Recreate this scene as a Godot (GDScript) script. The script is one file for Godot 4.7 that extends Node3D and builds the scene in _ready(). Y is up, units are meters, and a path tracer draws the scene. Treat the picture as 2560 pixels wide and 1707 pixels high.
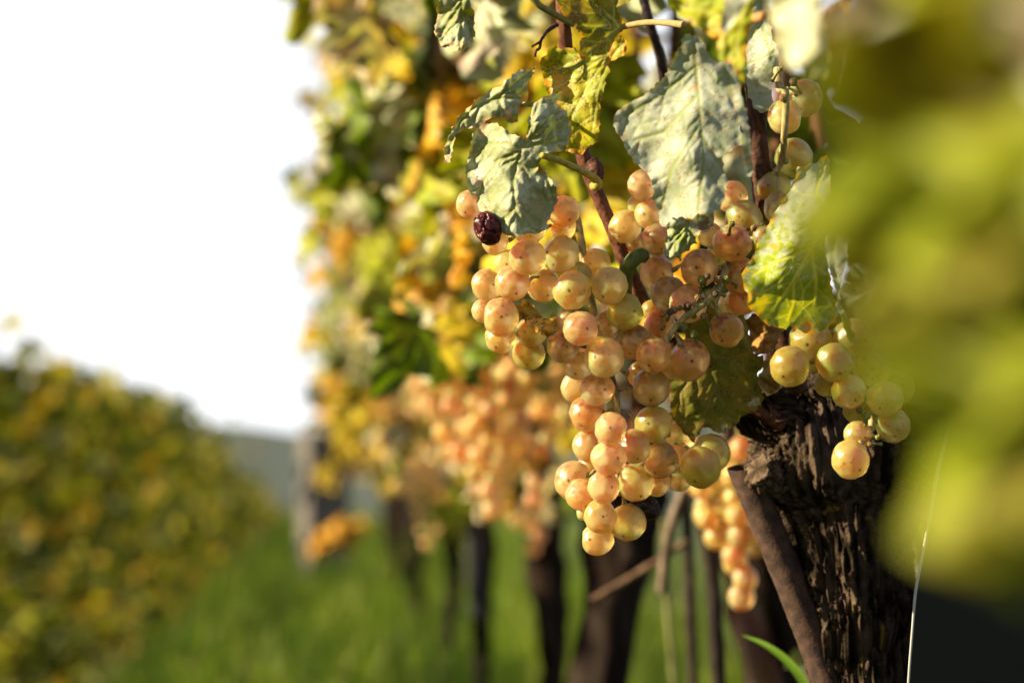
extends Node3D
# A vineyard row in low autumn sun: ripe pale grapes in focus, the row and a lower terrace behind.

const LENS := 6044.0          # focal length in pixels of the 2560 px wide photograph (85 mm)
const EYE := Vector3(0.0, 0.42, 0.0)
var view := Basis()           # the camera's axes
var fine := FastNoiseLite.new()
var cells := FastNoiseLite.new()
var ridge := FastNoiseLite.new()
var rng := RandomNumberGenerator.new()
var M := {}
var SUN := Vector3()


func _ready():
	rng.seed = 41
	# camera: 85 mm at f/8, focused on the bunch 0.93 m away
	view = Basis(Vector3.UP, -atan(409.0 / LENS)) * Basis(Vector3.RIGHT, atan(290.0 / LENS))
	var cam := Camera3D.new()
	cam.name = "camera"
	cam.transform = Transform3D(view, EYE)
	cam.fov = 16.08
	cam.near = 0.05
	cam.far = 4000.0
	var at := CameraAttributesPhysical.new()
	at.frustum_focal_length = 85.0
	at.frustum_focus_distance = 0.932
	at.frustum_near = 0.05
	at.frustum_far = 4000.0
	at.exposure_aperture = 8.0
	cam.attributes = at
	add_child(cam)
	# sky and sun
	var we := WorldEnvironment.new()
	we.name = "environment"
	var env := Environment.new()
	env.background_mode = Environment.BG_SKY
	var sm := ProceduralSkyMaterial.new()
	sm.sky_top_color = Color(0.20, 0.32, 0.58)
	sm.sky_horizon_color = Color(0.98, 0.99, 1.0)
	sm.sky_curve = 0.5
	sm.ground_bottom_color = Color(0.22, 0.24, 0.16)
	sm.ground_horizon_color = Color(0.55, 0.56, 0.5)
	sm.sky_energy_multiplier = 0.67
	sm.ground_energy_multiplier = 0.4
	sm.sun_angle_max = 8.0
	var sky := Sky.new()
	sky.sky_material = sm
	env.sky = sky
	env.tonemap_mode = Environment.TONE_MAPPER_LINEAR
	env.tonemap_exposure = 3.55
	env.sdfgi_enabled = true
	env.ssao_enabled = true
	env.ssil_enabled = true
	we.environment = env
	add_child(we)
	SUN = (view * Vector3(-0.9, 0.41, 0.09)).normalized()
	var sun := DirectionalLight3D.new()
	sun.name = "sun"
	sun.light_color = Color(1.0, 0.92, 0.77)
	sun.light_energy = 1.6
	sun.light_angular_distance = 0.5
	sun.shadow_enabled = true
	sun.basis = Basis.looking_at(-SUN, Vector3.UP)
	add_child(sun)

	fine.seed = 5
	fine.noise_type = FastNoiseLite.TYPE_SIMPLEX
	fine.frequency = 1.0
	fine.fractal_type = FastNoiseLite.FRACTAL_NONE
	cells.seed = 9
	cells.noise_type = FastNoiseLite.TYPE_CELLULAR
	cells.cellular_return_type = FastNoiseLite.RETURN_DISTANCE2_SUB
	cells.frequency = 1.0
	cells.fractal_type = FastNoiseLite.FRACTAL_NONE
	ridge.seed = 13
	ridge.noise_type = FastNoiseLite.TYPE_SIMPLEX
	ridge.frequency = 1.0
	ridge.fractal_type = FastNoiseLite.FRACTAL_RIDGED
	ridge.fractal_octaves = 3
	materials()
	terrain()
	far_rows()
	row()
	near_vine()
	bunches()
	small_things()
	lens_side_shoot()


# ---------------------------------------------------------------- helpers
func P(px: float, py: float, depth: float) -> Vector3:      # a point of the place, seen at that pixel of the photograph from that far
	return EYE + view * Vector3((px - 1280.0) / LENS * depth, (853.5 - py) / LENS * depth, -depth)


func col(r: float, g: float, b: float) -> Color:             # a material colour given in linear values
	return Color(r, g, b).linear_to_srgb()


func mat(called: String, c: Color, rough := 0.7, vertex := false) -> StandardMaterial3D:
	var m := StandardMaterial3D.new()
	m.resource_name = called
	m.albedo_color = c
	m.roughness = rough
	m.metallic_specular = 0.3
	m.vertex_color_use_as_albedo = vertex
	m.cull_mode = BaseMaterial3D.CULL_DISABLED
	return m


func noise_map(freq: float, octaves: int, size := 512, seed_ := 3) -> NoiseTexture2D:
	var t := NoiseTexture2D.new()
	var n := FastNoiseLite.new()
	n.seed = seed_
	n.noise_type = FastNoiseLite.TYPE_SIMPLEX_SMOOTH
	n.frequency = freq
	n.fractal_octaves = octaves
	t.noise = n
	t.width = size
	t.height = size
	t.seamless = true
	return t


func relief(m: StandardMaterial3D, t: Texture2D, cm: float, scale: float) -> void:
	m.heightmap_enabled = true
	m.heightmap_texture = t
	m.heightmap_scale = cm
	m.uv1_triplanar = true
	m.uv1_world_triplanar = true
	m.uv1_scale = Vector3.ONE * scale


func thing(called: String, label: String, category: String, at: Vector3, group := "") -> Node3D:
	var o := Node3D.new()
	o.name = called
	add_child(o, true)
	number(o, called)
	o.position = at
	tag(o, label, category, group)
	return o


var taken := {}
func number(o: Node, called: String) -> void:                # a repeat takes a three-digit number
	var n: int = taken.get(called, 0)
	taken[called] = n + 1
	o.name = called if n == 0 else "%s_%03d" % [called, n]


func tag(o: Node3D, label: String, category: String, group := "") -> void:
	o.set_meta("label", label)
	o.set_meta("category", category)
	if group:
		o.set_meta("group", group)


func part(called: String, mesh: Mesh, m: Material, parent: Node, at := Transform3D(), label := "") -> MeshInstance3D:
	var o := MeshInstance3D.new()
	o.mesh = mesh
	o.material_override = m
	o.transform = at
	var n := 0
	if parent.has_meta("n_" + called):
		n = parent.get_meta("n_" + called)
	parent.set_meta("n_" + called, n + 1)
	o.name = called if n == 0 else "%s_%03d" % [called, n]
	parent.add_child(o, true)
	if label:
		o.set_meta("label", label)
	return o


func build(v: PackedVector3Array, idx: PackedInt32Array, c := PackedColorArray(), uv := PackedVector2Array()) -> ArrayMesh:
	var n := PackedVector3Array()
	n.resize(v.size())
	for i in range(0, idx.size(), 3):
		var a := idx[i]
		var b := idx[i + 1]
		var d := idx[i + 2]
		var f := (v[d] - v[a]).cross(v[b] - v[a])
		n[a] += f
		n[b] += f
		n[d] += f
	for i in n.size():
		n[i] = n[i].normalized()
	var arr := []
	arr.resize(Mesh.ARRAY_MAX)
	arr[Mesh.ARRAY_VERTEX] = v
	arr[Mesh.ARRAY_NORMAL] = n
	arr[Mesh.ARRAY_INDEX] = idx
	if c.size():
		arr[Mesh.ARRAY_COLOR] = c
	if uv.size():
		arr[Mesh.ARRAY_TEX_UV] = uv
	var m := ArrayMesh.new()
	m.add_surface_from_arrays(Mesh.PRIMITIVE_TRIANGLES, arr)
	return m


func smooth_line(pts: Array, step_count: int) -> PackedVector3Array:
	var c := Curve3D.new()
	for i in pts.size():
		var p: Vector3 = pts[i]
		var q: Vector3 = pts[mini(i + 1, pts.size() - 1)]
		var o: Vector3 = pts[maxi(i - 1, 0)]
		c.add_point(p, (o - q) / 6.0, (q - o) / 6.0)
	var out := PackedVector3Array()
	for k in step_count + 1:
		out.append(c.samplef(float(k) / step_count * (pts.size() - 1)))
	return out


# A tube along points with a radius at each; rough is the share of the radius that noise pushes in and out.
func tube(pts: Array, radii: Array, sides := 12, steps := 24, rough := 0.0, grain := 60.0, colours: Array = [], origin := Vector3.ZERO) -> ArrayMesh:
	var line := smooth_line(pts, steps)
	var v := PackedVector3Array()
	var c := PackedColorArray()
	var idx := PackedInt32Array()
	var side := Vector3.RIGHT
	for k in steps + 1:
		var along := (line[mini(k + 1, steps)] - line[maxi(k - 1, 0)]).normalized()
		if k == 0:
			side = along.cross(Vector3(0.31, 0.2, 0.93)).normalized()
		side = (side - along * side.dot(along)).normalized()
		var other := along.cross(side)
		var f := float(k) / steps * (radii.size() - 1)
		var lo := int(f)
		var r: float = lerpf(radii[lo], radii[mini(lo + 1, radii.size() - 1)], f - lo)
		for s in sides:
			var a := TAU * s / sides
			var d := side * cos(a) + other * sin(a)
			var p := line[k] + d * r
			var rr := r
			if rough > 0.0:
				rr *= 1.0 + rough * (fine.get_noise_3dv(p * grain) * 0.6 + fine.get_noise_3d(cos(a) * 3.0, sin(a) * 3.0, k * 0.12) * 0.5)
			v.append(line[k] + d * rr - origin)
			if colours.size():
				c.append((colours[0] as Color).lerp(colours[1], clampf(0.5 + 0.9 * fine.get_noise_3d(p.x * grain * 1.7, p.y * grain * 0.6, p.z * grain * 1.7), 0.0, 1.0)))
	for k in steps:
		for s in sides:
			var a := k * sides + s
			var b := k * sides + (s + 1) % sides
			idx.append_array([a, b, a + sides, b, b + sides, a + sides])
	for e in [0, steps]:
		var mid := v.size()
		v.append(line[e] - origin)
		if colours.size():
			c.append(colours[0])
		for s in sides:
			var a: int = e * sides + s
			var b: int = e * sides + (s + 1) % sides
			if e == 0:
				idx.append_array([mid, b, a])
			else:
				idx.append_array([mid, a, b])
	return build(v, idx, c)


func materials() -> void:
	var grit := noise_map(0.03, 4)
	var fuzz := noise_map(0.09, 3, 512, 8)
	M.grape = mat("grape skin", Color(1, 1, 1, 0.30), 0.36, true)
	M.grape.clearcoat_enabled = true
	M.grape.clearcoat = 0.3
	M.grape.clearcoat_roughness = 0.4
	M.grape.refraction_enabled = true
	M.grape.refraction_scale = 0.034
	M.grape.subsurf_scatter_enabled = true
	M.grape.subsurf_scatter_strength = 1.0
	M.grape.metallic_specular = 0.5
	M.raisin = mat("shrivelled skin", Color.WHITE, 0.35, true)
	M.stem = mat("green stem", Color.WHITE, 0.6, true)
	M.cane = mat("red brown cane", Color.WHITE, 0.55, true)
	M.cane.metallic_specular = 0.2
	relief(M.cane, grit, 0.05, 18.0)
	M.bark = mat("old vine bark", Color.WHITE, 0.9, true)
	M.bark.metallic_specular = 0.08
	relief(M.bark, grit, 0.12, 16.0)
	M.pale = mat("felted leaf underside", Color.WHITE, 0.62, true)
	M.pale.backlight_enabled = true
	M.pale.backlight = Color(0.52, 0.55, 0.12)
	relief(M.pale, fuzz, 0.008, 22.0)
	M.thin = mat("yellow leaf", Color.WHITE, 0.5, true)
	M.thin.backlight_enabled = true
	M.thin.backlight = Color(0.9, 0.86, 0.22)
	relief(M.thin, fuzz, 0.008, 22.0)
	M.dry = mat("dry leaf", Color.WHITE, 0.75, true)
	M.dry.backlight_enabled = true
	M.dry.backlight = Color(0.4, 0.3, 0.12)
	relief(M.dry, fuzz, 0.05, 14.0)
	M.rust = mat("brown rusted metal", Color.WHITE, 0.75, true)
	M.rust.metallic_specular = 0.2
	relief(M.rust, grit, 0.02, 40.0)
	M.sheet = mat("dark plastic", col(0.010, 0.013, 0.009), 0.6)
	M.sheet.metallic_specular = 0.25
	M.edge = mat("pale cut edge", col(0.30, 0.31, 0.28), 0.6)
	# canopy leaves: one material per tone
	var tones := {
		"green": Color(0.11, 0.17, 0.012), "lime": Color(0.34, 0.37, 0.02), "yellow": Color(0.56, 0.43, 0.02),
		"orange": Color(0.60, 0.34, 0.03), "brown": Color(0.20, 0.12, 0.04), "silver": Color(0.48, 0.50, 0.34),
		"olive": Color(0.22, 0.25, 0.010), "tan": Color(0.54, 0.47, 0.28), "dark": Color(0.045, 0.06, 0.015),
	}
	for k in tones:
		var m := mat(k + " leaf", (tones[k] as Color).linear_to_srgb(), 0.5, true)
		m.backlight_enabled = true
		m.backlight = Color(0.85, 0.85, 0.45)
		M["leaf_" + k] = m

const MAIN_GRAPES := [[1176,511,36,3,"p"], [1238,604,33,4,"p"], [1410,528,41,4,"p"], [1407,566,33,5,"y"], [1323,564,46,4,"y"], [1319,643,47,1,"p"], [1402,635,45,4,"y"], [1274,661,38,3,"y"], [1281,708,44,2,"p"], [1216,712,38,3,"p"], [1359,714,43,5,"y"], [1430,726,47,1,"y"], [1524,714,46,1,"y"], [1489,661,41,5,"y"], [1445,694,38,4,"g"], [1563,779,47,1,"g"], [1209,777,31,3,"p"], [1252,793,46,1,"p"], [1252,845,40,2,"y"], [1329,830,38,3,"g"], [1322,883,41,4,"g"], [1452,821,45,0,"p"], [1424,804,34,2,"t"], [1408,867,41,2,"t"], [1446,909,42,2,"p"], [1511,892,50,1,"y"], [1586,855,46,2,"t"], [1517,812,33,4,"t"], [1441,967,38,3,"p"], [1493,974,44,2,"p"], [1627,967,48,4,"t"], [1602,937,33,6,"g"], [1470,1034,48,2,"r"], [1527,1071,40,1,"p"], [1473,1115,42,2,"p"], [1522,1145,45,1,"p"], [1587,1116,41,2,"t"], [1634,1060,48,3,"g"], [1652,1151,45,3,"t"], [1434,1202,48,3,"p"], [1456,1237,43,2,"p"], [1510,1218,40,1,"p"], [1588,1205,48,3,"y"], [1642,1207,36,4,"y"], [1752,1168,50,2,"g"], [1777,1133,50,3,"g"], [1698,1196,33,5,"y"], [1698,1143,31,6,"y"], [1693,1084,33,6,"y"], [1502,1291,42,1,"y"], [1570,1306,46,3,"y"], [1494,1349,42,2,"y"], [1476,1166,33,4,"y"], [1458,1283,18,5,"y"]]
const MIDDLE_GRAPES := [[1644,684,43,6,"t"], [1673,735,46,3,"t"], [1721,761,48,2,"p"], [1650,817,41,6,"t"], [1630,776,28,6,"g"], [1635,887,45,0,"r"], [1724,900,51,1,"r"], [1683,914,38,3,"y"], [1606,462,37,5,"p"], [1596,513,28,6,"y"], [1624,536,38,5,"y"], [1563,566,41,5,"y"], [1588,602,29,5,"t"], [1643,599,40,4,"t"], [1565,627,28,6,"y"], [1832,607,50,2,"r"], [1749,670,47,2,"r"], [1855,691,47,2,"r"], [1860,546,47,5,"g"], [1909,592,28,4,"t"], [1830,492,41,6,"y"], [1776,587,32,6,"y"], [1855,747,38,4,"r"], [1817,825,45,1,"r"], [1828,763,33,6,"y"], [1794,635,28,6,"g"]]
const RIGHT_GRAPES := [[1976,916,51,2,"g"], [2027,852,55,3,"g"], [2086,906,46,2,"g"], [2134,844,51,3,"g"], [2122,978,44,2,"y"], [2182,913,51,4,"g"], [2213,997,47,3,"y"], [2248,969,41,4,"g"], [2233,1064,43,4,"y"], [2144,1087,36,3,"y"], [2127,1148,47,2,"y"], [2141,1026,33,5,"g"], [2067,962,31,5,"g"], [2034,903,28,6,"g"]]
const TOP_GRAPES := [[1963,292,43,3,"y"], [2013,245,46,4,"p"], [1937,469,43,4,"g"], [1985,395,48,5,"g"], [1949,520,40,3,"t"]]
const OUTLINES := {
	"A": [1101,-15, 1096,0, 1092,43, 1087,94, 1098,105, 1114,120, 1124,112, 1127,125, 1139,129, 1152,128, 1160,115, 1155,94, 1170,108, 1180,102, 1192,84, 1185,74, 1189,51, 1179,20, 1178,-15],
	"B": [1110,406, 1111,375, 1127,324, 1152,288, 1193,247, 1229,224, 1254,214, 1280,186, 1305,173, 1326,176, 1342,167, 1338,184, 1320,204, 1322,230, 1318,253, 1295,268, 1294,304, 1280,306, 1254,293, 1234,296, 1213,304, 1193,319, 1160,324, 1137,339, 1133,370, 1127,406, 1116,408],
	"C": [1407,232, 1384,233, 1356,242, 1336,258, 1326,286, 1318,319, 1315,349, 1308,344, 1280,337, 1254,319, 1229,304, 1203,306, 1188,329, 1175,362, 1167,400, 1166,406, 1167,431, 1165,467, 1178,487, 1189,495, 1195,515, 1208,531, 1223,531, 1232,523, 1233,543, 1231,559, 1244,574, 1262,587, 1287,590, 1305,587, 1320,584, 1338,587, 1356,580, 1369,569, 1365,556, 1374,546, 1384,525, 1393,500, 1389,469, 1379,449, 1356,428, 1343,426, 1347,413, 1352,400, 1359,385, 1382,378, 1405,375, 1420,357, 1428,332, 1425,301, 1415,278, 1399,268, 1387,258, 1407,242],
	"D": [1387,116, 1407,122, 1430,119, 1443,125, 1453,140, 1473,144, 1517,133, 1526,143, 1522,179, 1509,230, 1502,268, 1500,319, 1494,352, 1468,372, 1448,390, 1433,383, 1412,378, 1408,332, 1407,293, 1389,255, 1371,235, 1354,207, 1369,199, 1356,189, 1348,166, 1354,143, 1369,128],
	"E": [1392,-15, 1396,5, 1402,33, 1417,54, 1440,60, 1443,82, 1453,97, 1448,128, 1471,145, 1517,136, 1535,107, 1550,84, 1560,64, 1555,38, 1542,18, 1573,5, 1581,-15],
	"F": [1522,153, 1535,156, 1558,138, 1568,115, 1560,97, 1553,88, 1535,105, 1519,133],
	"G": [1724,84, 1714,87, 1694,128, 1673,173, 1653,204, 1610,237, 1564,265, 1538,281, 1534,314, 1541,334, 1559,357, 1571,383, 1587,408, 1605,418, 1626,444, 1636,482, 1643,523, 1651,556, 1666,568, 1674,556, 1684,543, 1707,541, 1720,547, 1730,550, 1743,533, 1779,538, 1799,525, 1817,482, 1817,457, 1812,426, 1804,395, 1857,357, 1852,319, 1839,268, 1814,217, 1788,166, 1763,115, 1745,89],
	"H": [1883,-10, 1872,66, 1865,128, 1865,222, 1870,245, 1880,255, 1893,278, 1908,281, 1929,277, 1931,255, 1931,230, 1923,214, 1939,199, 1946,166, 1948,133, 1929,77, 1918,15, 1903,-10],
	"I": [1653,-15, 1679,20, 1694,43, 1717,51, 1750,71, 1776,89, 1793,99, 1798,153, 1829,153, 1839,179, 1862,222, 1864,153, 1867,102, 1878,51, 1888,-15],
	"I2": [1819,-15, 1804,31, 1802,77, 1816,82, 1839,51, 1865,15, 1883,-15],
	"J": [1918,-20, 1929,51, 1939,102, 1957,153, 1985,173, 2023,184, 2056,189, 2064,153, 2059,102, 2051,51, 2054,-20],
	"G2": [1829,151, 1806,158, 1783,153, 1793,204, 1832,260, 1852,319, 1857,383, 1867,439, 1883,444, 1878,383, 1875,332, 1867,281, 1852,230, 1842,179],
	"K": [2067,385, 2034,408, 1998,418, 1988,439, 1980,469, 1957,500, 1939,528, 1919,564, 1906,579, 1893,597, 1888,630, 1881,643, 1858,684, 1860,717, 1876,747, 1863,750, 1879,776, 1894,788, 1922,814, 1947,819, 1965,824, 1978,814, 1998,827, 2029,837, 2047,829, 2065,824, 2088,804, 2097,783, 2093,763, 2085,737, 2077,712, 2072,661, 2072,610, 2077,559, 2086,520, 2077,482, 2074,431, 2071,395],
	"L": [2110,495, 2090,518, 2069,564, 2059,610, 2067,648, 2080,686, 2087,724, 2089,742, 2098,788, 2113,834, 2129,860, 2139,857, 2134,827, 2118,796, 2103,763, 2100,724, 2108,686, 2120,635, 2126,584, 2126,533],
	"M": [1853,781, 1866,801, 1876,839, 1884,885, 1912,888, 1896,944, 1902,974, 1912,995, 1904,1015, 1889,1028, 1876,1031, 1853,1043, 1843,1059, 1828,1074, 1812,1084, 1784,1077, 1756,1061, 1751,1087, 1738,1105, 1723,1099, 1710,1087, 1700,1066, 1682,1051, 1674,1018, 1674,944, 1695,929, 1715,827, 1751,776, 1802,765],
	"N": [1863,798, 1873,834, 1879,878, 1889,888, 1919,885, 1930,878, 1945,857, 1958,827, 1970,801, 1955,788, 1909,791, 1884,786],
	"N2": [1927,885, 1912,908, 1896,944, 1893,962, 1904,972, 1917,987, 1935,985, 1950,974, 1958,962, 1942,944, 1927,923, 1930,903],
	"O": [1677,543, 1666,579, 1662,610, 1661,638, 1679,643, 1689,640, 1702,656, 1707,635, 1728,617, 1743,610, 1745,589, 1753,579, 1766,578, 1784,564, 1785,538, 1763,525, 1738,533, 1722,553, 1702,541],
	"P": [1262,758, 1270,768, 1288,781, 1303,796, 1323,817, 1349,830, 1367,841, 1387,837, 1392,817, 1396,794, 1382,784, 1369,796, 1349,786, 1339,768, 1323,753, 1308,745, 1303,763, 1288,763, 1275,753],
	"Q": [1904,903, 1919,1005, 1942,1008, 1981,992, 2021,959, 2032,903, 1955,878],
}


# ---------------------------------------------------------------- leaves
func outline_of(key: String, teeth := 0.0) -> PackedVector2Array:
	var flat: Array = OUTLINES[key]
	var ring := PackedVector2Array()
	for i in range(0, flat.size(), 2):
		ring.append(Vector2(flat[i], flat[i + 1]))
	if teeth <= 0.0:
		return ring
	var out := PackedVector2Array()
	for i in ring.size():
		var a := ring[i]
		var b := ring[(i + 1) % ring.size()]
		var n := maxi(1, int(a.distance_to(b) / 7.0))
		var side := (b - a).orthogonal().normalized()
		for k in n:
			var p := a.lerp(b, float(k) / n)
			out.append(p + side * teeth * fine.get_noise_2d(p.x * 0.11, p.y * 0.11) + side * teeth * 0.6 * fine.get_noise_2d(p.x * 0.33, p.y * 0.33))
	return out


func near_segment(p: Vector2, a: Vector2, b: Vector2) -> float:
	var ab := b - a
	var t := clampf((p - a).dot(ab) / maxf(ab.length_squared(), 1e-6), 0.0, 1.0)
	return p.distance_squared_to(a + ab * t)


# A leaf as a curved, veined, puckered sheet. bend: [x, y, mm away from the eye] where the blade lies; veins: main veins as lists of points.
func blade(key: String, z0: float, bend: Array, veins: Array, look: Dictionary, origin: Vector3) -> ArrayMesh:
	var step: float = look.get("step", 3.2)
	var ring := outline_of(key)
	var poly := outline_of(key, look.get("teeth", 3.8))
	var pucker: float = look.get("pucker", 1.0)
	var box := Rect2(poly[0], Vector2.ZERO)
	for p in poly:
		box = box.expand(p)
	# main veins as segments, and side veins that leave them
	var segs := []       # [a, b, half width in px, weight]
	for line in veins:
		var pts := []
		for i in range(0, line.size(), 2):
			pts.append(Vector2(line[i], line[i + 1]))
		var run := 0.0
		var flip := 1.0
		for i in pts.size() - 1:
			var a: Vector2 = pts[i]
			var b: Vector2 = pts[i + 1]
			segs.append([a, b, 3.4, 1.0])
			var n := int(a.distance_to(b) / 25.0)
			for k in n:
				var s := a.lerp(b, (k + 0.6) / n)
				var d := (b - a).normalized()
				var e := s + d.rotated(flip * 0.85) * 42.0
				segs.append([s, e, 1.7, 0.8])
				segs.append([e, e + d.rotated(flip * 0.55) * 40.0, 1.5, 0.7])
				flip = -flip
	var nx := int(box.size.x / step) + 3
	var ny := int(box.size.y / step) + 3
	var o := box.position - Vector2(step, step)
	var inside := PackedByteArray()
	inside.resize(nx * ny)
	for j in ny:
		for i in nx:
			inside[j * nx + i] = 1 if Geometry2D.is_point_in_polygon(o + Vector2(i, j) * step, poly) else 0
	var number_of := PackedInt32Array()
	number_of.resize(nx * ny)
	number_of.fill(-1)
	var spots := PackedVector2Array()
	for j in ny:
		for i in nx:
			var q := o + Vector2(i, j) * step
			if not inside[j * nx + i]:
				var touch := false
				for dj in [-1, 0, 1]:
					for di in [-1, 0, 1]:
						var ii: int = clampi(i + di, 0, nx - 1)
						var jj: int = clampi(j + dj, 0, ny - 1)
						touch = touch or inside[jj * nx + ii] == 1
				if not touch:
					continue
				var best := 1e9
				var put := q
				for k in poly.size():
					var c := Geometry2D.get_closest_point_to_segment(q, poly[k], poly[(k + 1) % poly.size()])
					var dd := c.distance_squared_to(q)
					if dd < best:
						best = dd
						put = c
				q = put
			number_of[j * nx + i] = spots.size()
			spots.append(q)
	var v := PackedVector3Array()
	var cs := PackedColorArray()
	var base: Color = look.base
	var second: Color = look.second
	var vein: Color = look.vein
	var rim: Color = look.rim
	var spot: Color = look.get("spot", rim)
	var rim_w: float = look.get("rim_w", 7.0)
	var specks: float = look.get("specks", 0.0)
	var fade: Array = look.get("patches", [])
	for q in spots:
		var dz := 0.0
		var w := 0.0
		for b in bend:
			var dd: float = (q.x - b[0]) * (q.x - b[0]) + (q.y - b[1]) * (q.y - b[1]) + 500.0
			var ww := 1.0 / (dd * sqrt(dd))
			dz += ww * b[2]
			w += ww
		dz /= maxf(w, 1e-12)
		var groove := 0.0
		var line := 0.0
		for s in segs:
			var d2 := near_segment(q, s[0], s[1])
			if d2 < 900.0:
				groove = maxf(groove, s[3] * (0.55 * exp(-d2 / 110.0) + 0.8 * exp(-d2 / 20.0)))
				if d2 < 60.0:
					line = maxf(line, s[3] * exp(-d2 / (s[2] * s[2])))
		var edge := 1e9
		for k in ring.size():
			edge = minf(edge, near_segment(q, ring[k], ring[(k + 1) % ring.size()]))
		edge = sqrt(edge)
		var wx := 3.0 * fine.get_noise_2d(q.x * 0.05, q.y * 0.05)
		var wy := 3.0 * fine.get_noise_2d(q.x * 0.05 + 50.0, q.y * 0.05)
		var quilt := 0.75 * exp(-6.0 * (cells.get_noise_2d((q.x + wx) * 0.042 + 40.0, (q.y + wy) * 0.042) + 1.0)) + 0.45 * exp(-5.0 * (cells.get_noise_2d((q.x + wx) * 0.10, (q.y + wy) * 0.10 + 9.0) + 1.0))
		var warp := fine.get_noise_2d(q.x * 0.009 + z0 * 70.0, q.y * 0.009)
		dz += pucker * (1.05 * groove + 0.36 * quilt + 1.5 * warp + 0.4 * fine.get_noise_2d(q.x * 0.03, q.y * 0.03 + 60.0))
		dz += pucker * 2.0 * exp(-edge / 11.0) * fine.get_noise_2d(q.x * 0.022 + 7.0, q.y * 0.022)
		v.append(P(q.x, q.y, z0 + dz * 0.001) - origin)
		var t := clampf(0.5 + 0.8 * fine.get_noise_2d(q.x * 0.012 + 30.0, q.y * 0.012) + 0.45 * fine.get_noise_2d(q.x * 0.07, q.y * 0.07), 0.0, 1.0)
		var c := base.lerp(second, t)
		for f in fade:                        # blotches of another colour: [x, y, size, colour]
			var k: float = 1.0 - Vector2(q.x - f[0], q.y - f[1]).length() / f[2] + 0.55 * fine.get_noise_2d(q.x * 0.04 + 3.0, q.y * 0.04) + 0.3 * fine.get_noise_2d(q.x * 0.15, q.y * 0.15)
			c = c.lerp(f[3], clampf(k * 2.5, 0.0, 1.0))
		c = c.lerp(vein, clampf(line, 0.0, 1.0) * 0.9)
		var wither := rim_w * (0.6 + 1.3 * fine.get_noise_2d(q.x * 0.025 + 90.0, q.y * 0.025)) - edge
		c = c.lerp(rim, clampf(wither * 0.25, 0.0, 1.0))
		if specks > 0.0:
			var k := fine.get_noise_2d(q.x * 0.16 + 11.0, q.y * 0.16) + 0.6 * fine.get_noise_2d(q.x * 0.02, q.y * 0.02 + 21.0)
			c = c.lerp(spot, clampf((k - 1.0 + specks) * 4.0, 0.0, 0.85))
		cs.append(c)
	var idx := PackedInt32Array()
	for j in ny - 1:
		for i in nx - 1:
			var a := number_of[j * nx + i]
			var b := number_of[j * nx + i + 1]
			var c := number_of[(j + 1) * nx + i]
			var d := number_of[(j + 1) * nx + i + 1]
			var n := inside[j * nx + i] + inside[j * nx + i + 1] + inside[(j + 1) * nx + i] + inside[(j + 1) * nx + i + 1]
			if n == 0:
				continue
			if a >= 0 and b >= 0 and c >= 0 and d >= 0:
				idx.append_array([a, b, c, b, d, c])
	return build(v, idx, cs)


const OUT := [1.0, 0.86, 0.60, 0.80, 0.93, 0.74, 0.56, 0.72, 0.80, 0.66, 0.52, 0.50, 0.12]     # half the outline of a vine leaf, tip to stalk

func common_leaf(s: int) -> ArrayMesh:        # a lobed vine leaf 1 unit long, hanging from its stalk, its face to +z
	var v := PackedVector3Array()
	var c := PackedColorArray()
	var idx := PackedInt32Array()
	var n := 48
	var rings := 5
	var fold := 0.15 + 0.5 * absf(sin(s * 2.1))
	var curl := 0.35 * sin(s * 1.7 + 1.0)
	var ruffle := 0.05 + 0.05 * absf(cos(s * 3.3))
	v.append(Vector3.ZERO)
	c.append(Color(0.95, 0.95, 0.95))
	for k in range(1, rings + 1):
		var t := float(k) / rings
		for i in n:
			var a := TAU * i / n
			var h := absf(wrapf(a, -PI, PI)) / PI * (OUT.size() - 1)
			var lo := int(h)
			var r: float = lerpf(OUT[lo], OUT[mini(lo + 1, OUT.size() - 1)], h - lo) * 0.62
			r *= 1.0 + 0.05 * (i % 2) * t + 0.16 * fine.get_noise_2d(cos(a) * 1.3 + s * 7.0, sin(a) * 1.3)
			var x := sin(a) * r * t * 1.05
			var y := -0.04 - cos(a) * r * t
			var z := -fold * absf(x) - curl * (y * y + 0.6 * x * x) * 1.6 + ruffle * t * fine.get_noise_2d(x * 5.0 + s * 3.0, y * 5.0) * 2.0 + 0.03 * absf(sin(a * 3.5)) * t
			v.append(Vector3(x, y, z))
			var g := 0.85 + 0.5 * fine.get_noise_2d(x * 4.0 + s, y * 4.0) + 0.2 * fine.get_noise_2d(x * 14.0, y * 14.0 + s)
			c.append(Color(g, g * (0.95 + 0.25 * fine.get_noise_2d(x * 3.0, y * 3.0 + s * 5.0)), g * 0.9))
	for i in n:
		idx.append_array([0, 1 + i, 1 + (i + 1) % n])
	for k in rings - 1:
		for i in n:
			var a := 1 + k * n + i
			var b := 1 + k * n + (i + 1) % n
			idx.append_array([a, a + n, b, b, a + n, b + n])
	return build(v, idx, c)


var leaf_kinds: Array[ArrayMesh] = []

func leaf_at(p: Vector3, size: float, face: Vector3, spin: float) -> Transform3D:
	var f := face.normalized()
	var up := (Vector3.UP - f * f.y)
	up = up.normalized() if up.length() > 0.05 else Vector3.RIGHT
	up = up.rotated(f, spin)
	return Transform3D(Basis(up.cross(f), up, f) * Basis.from_scale(Vector3.ONE * size), p)


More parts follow.
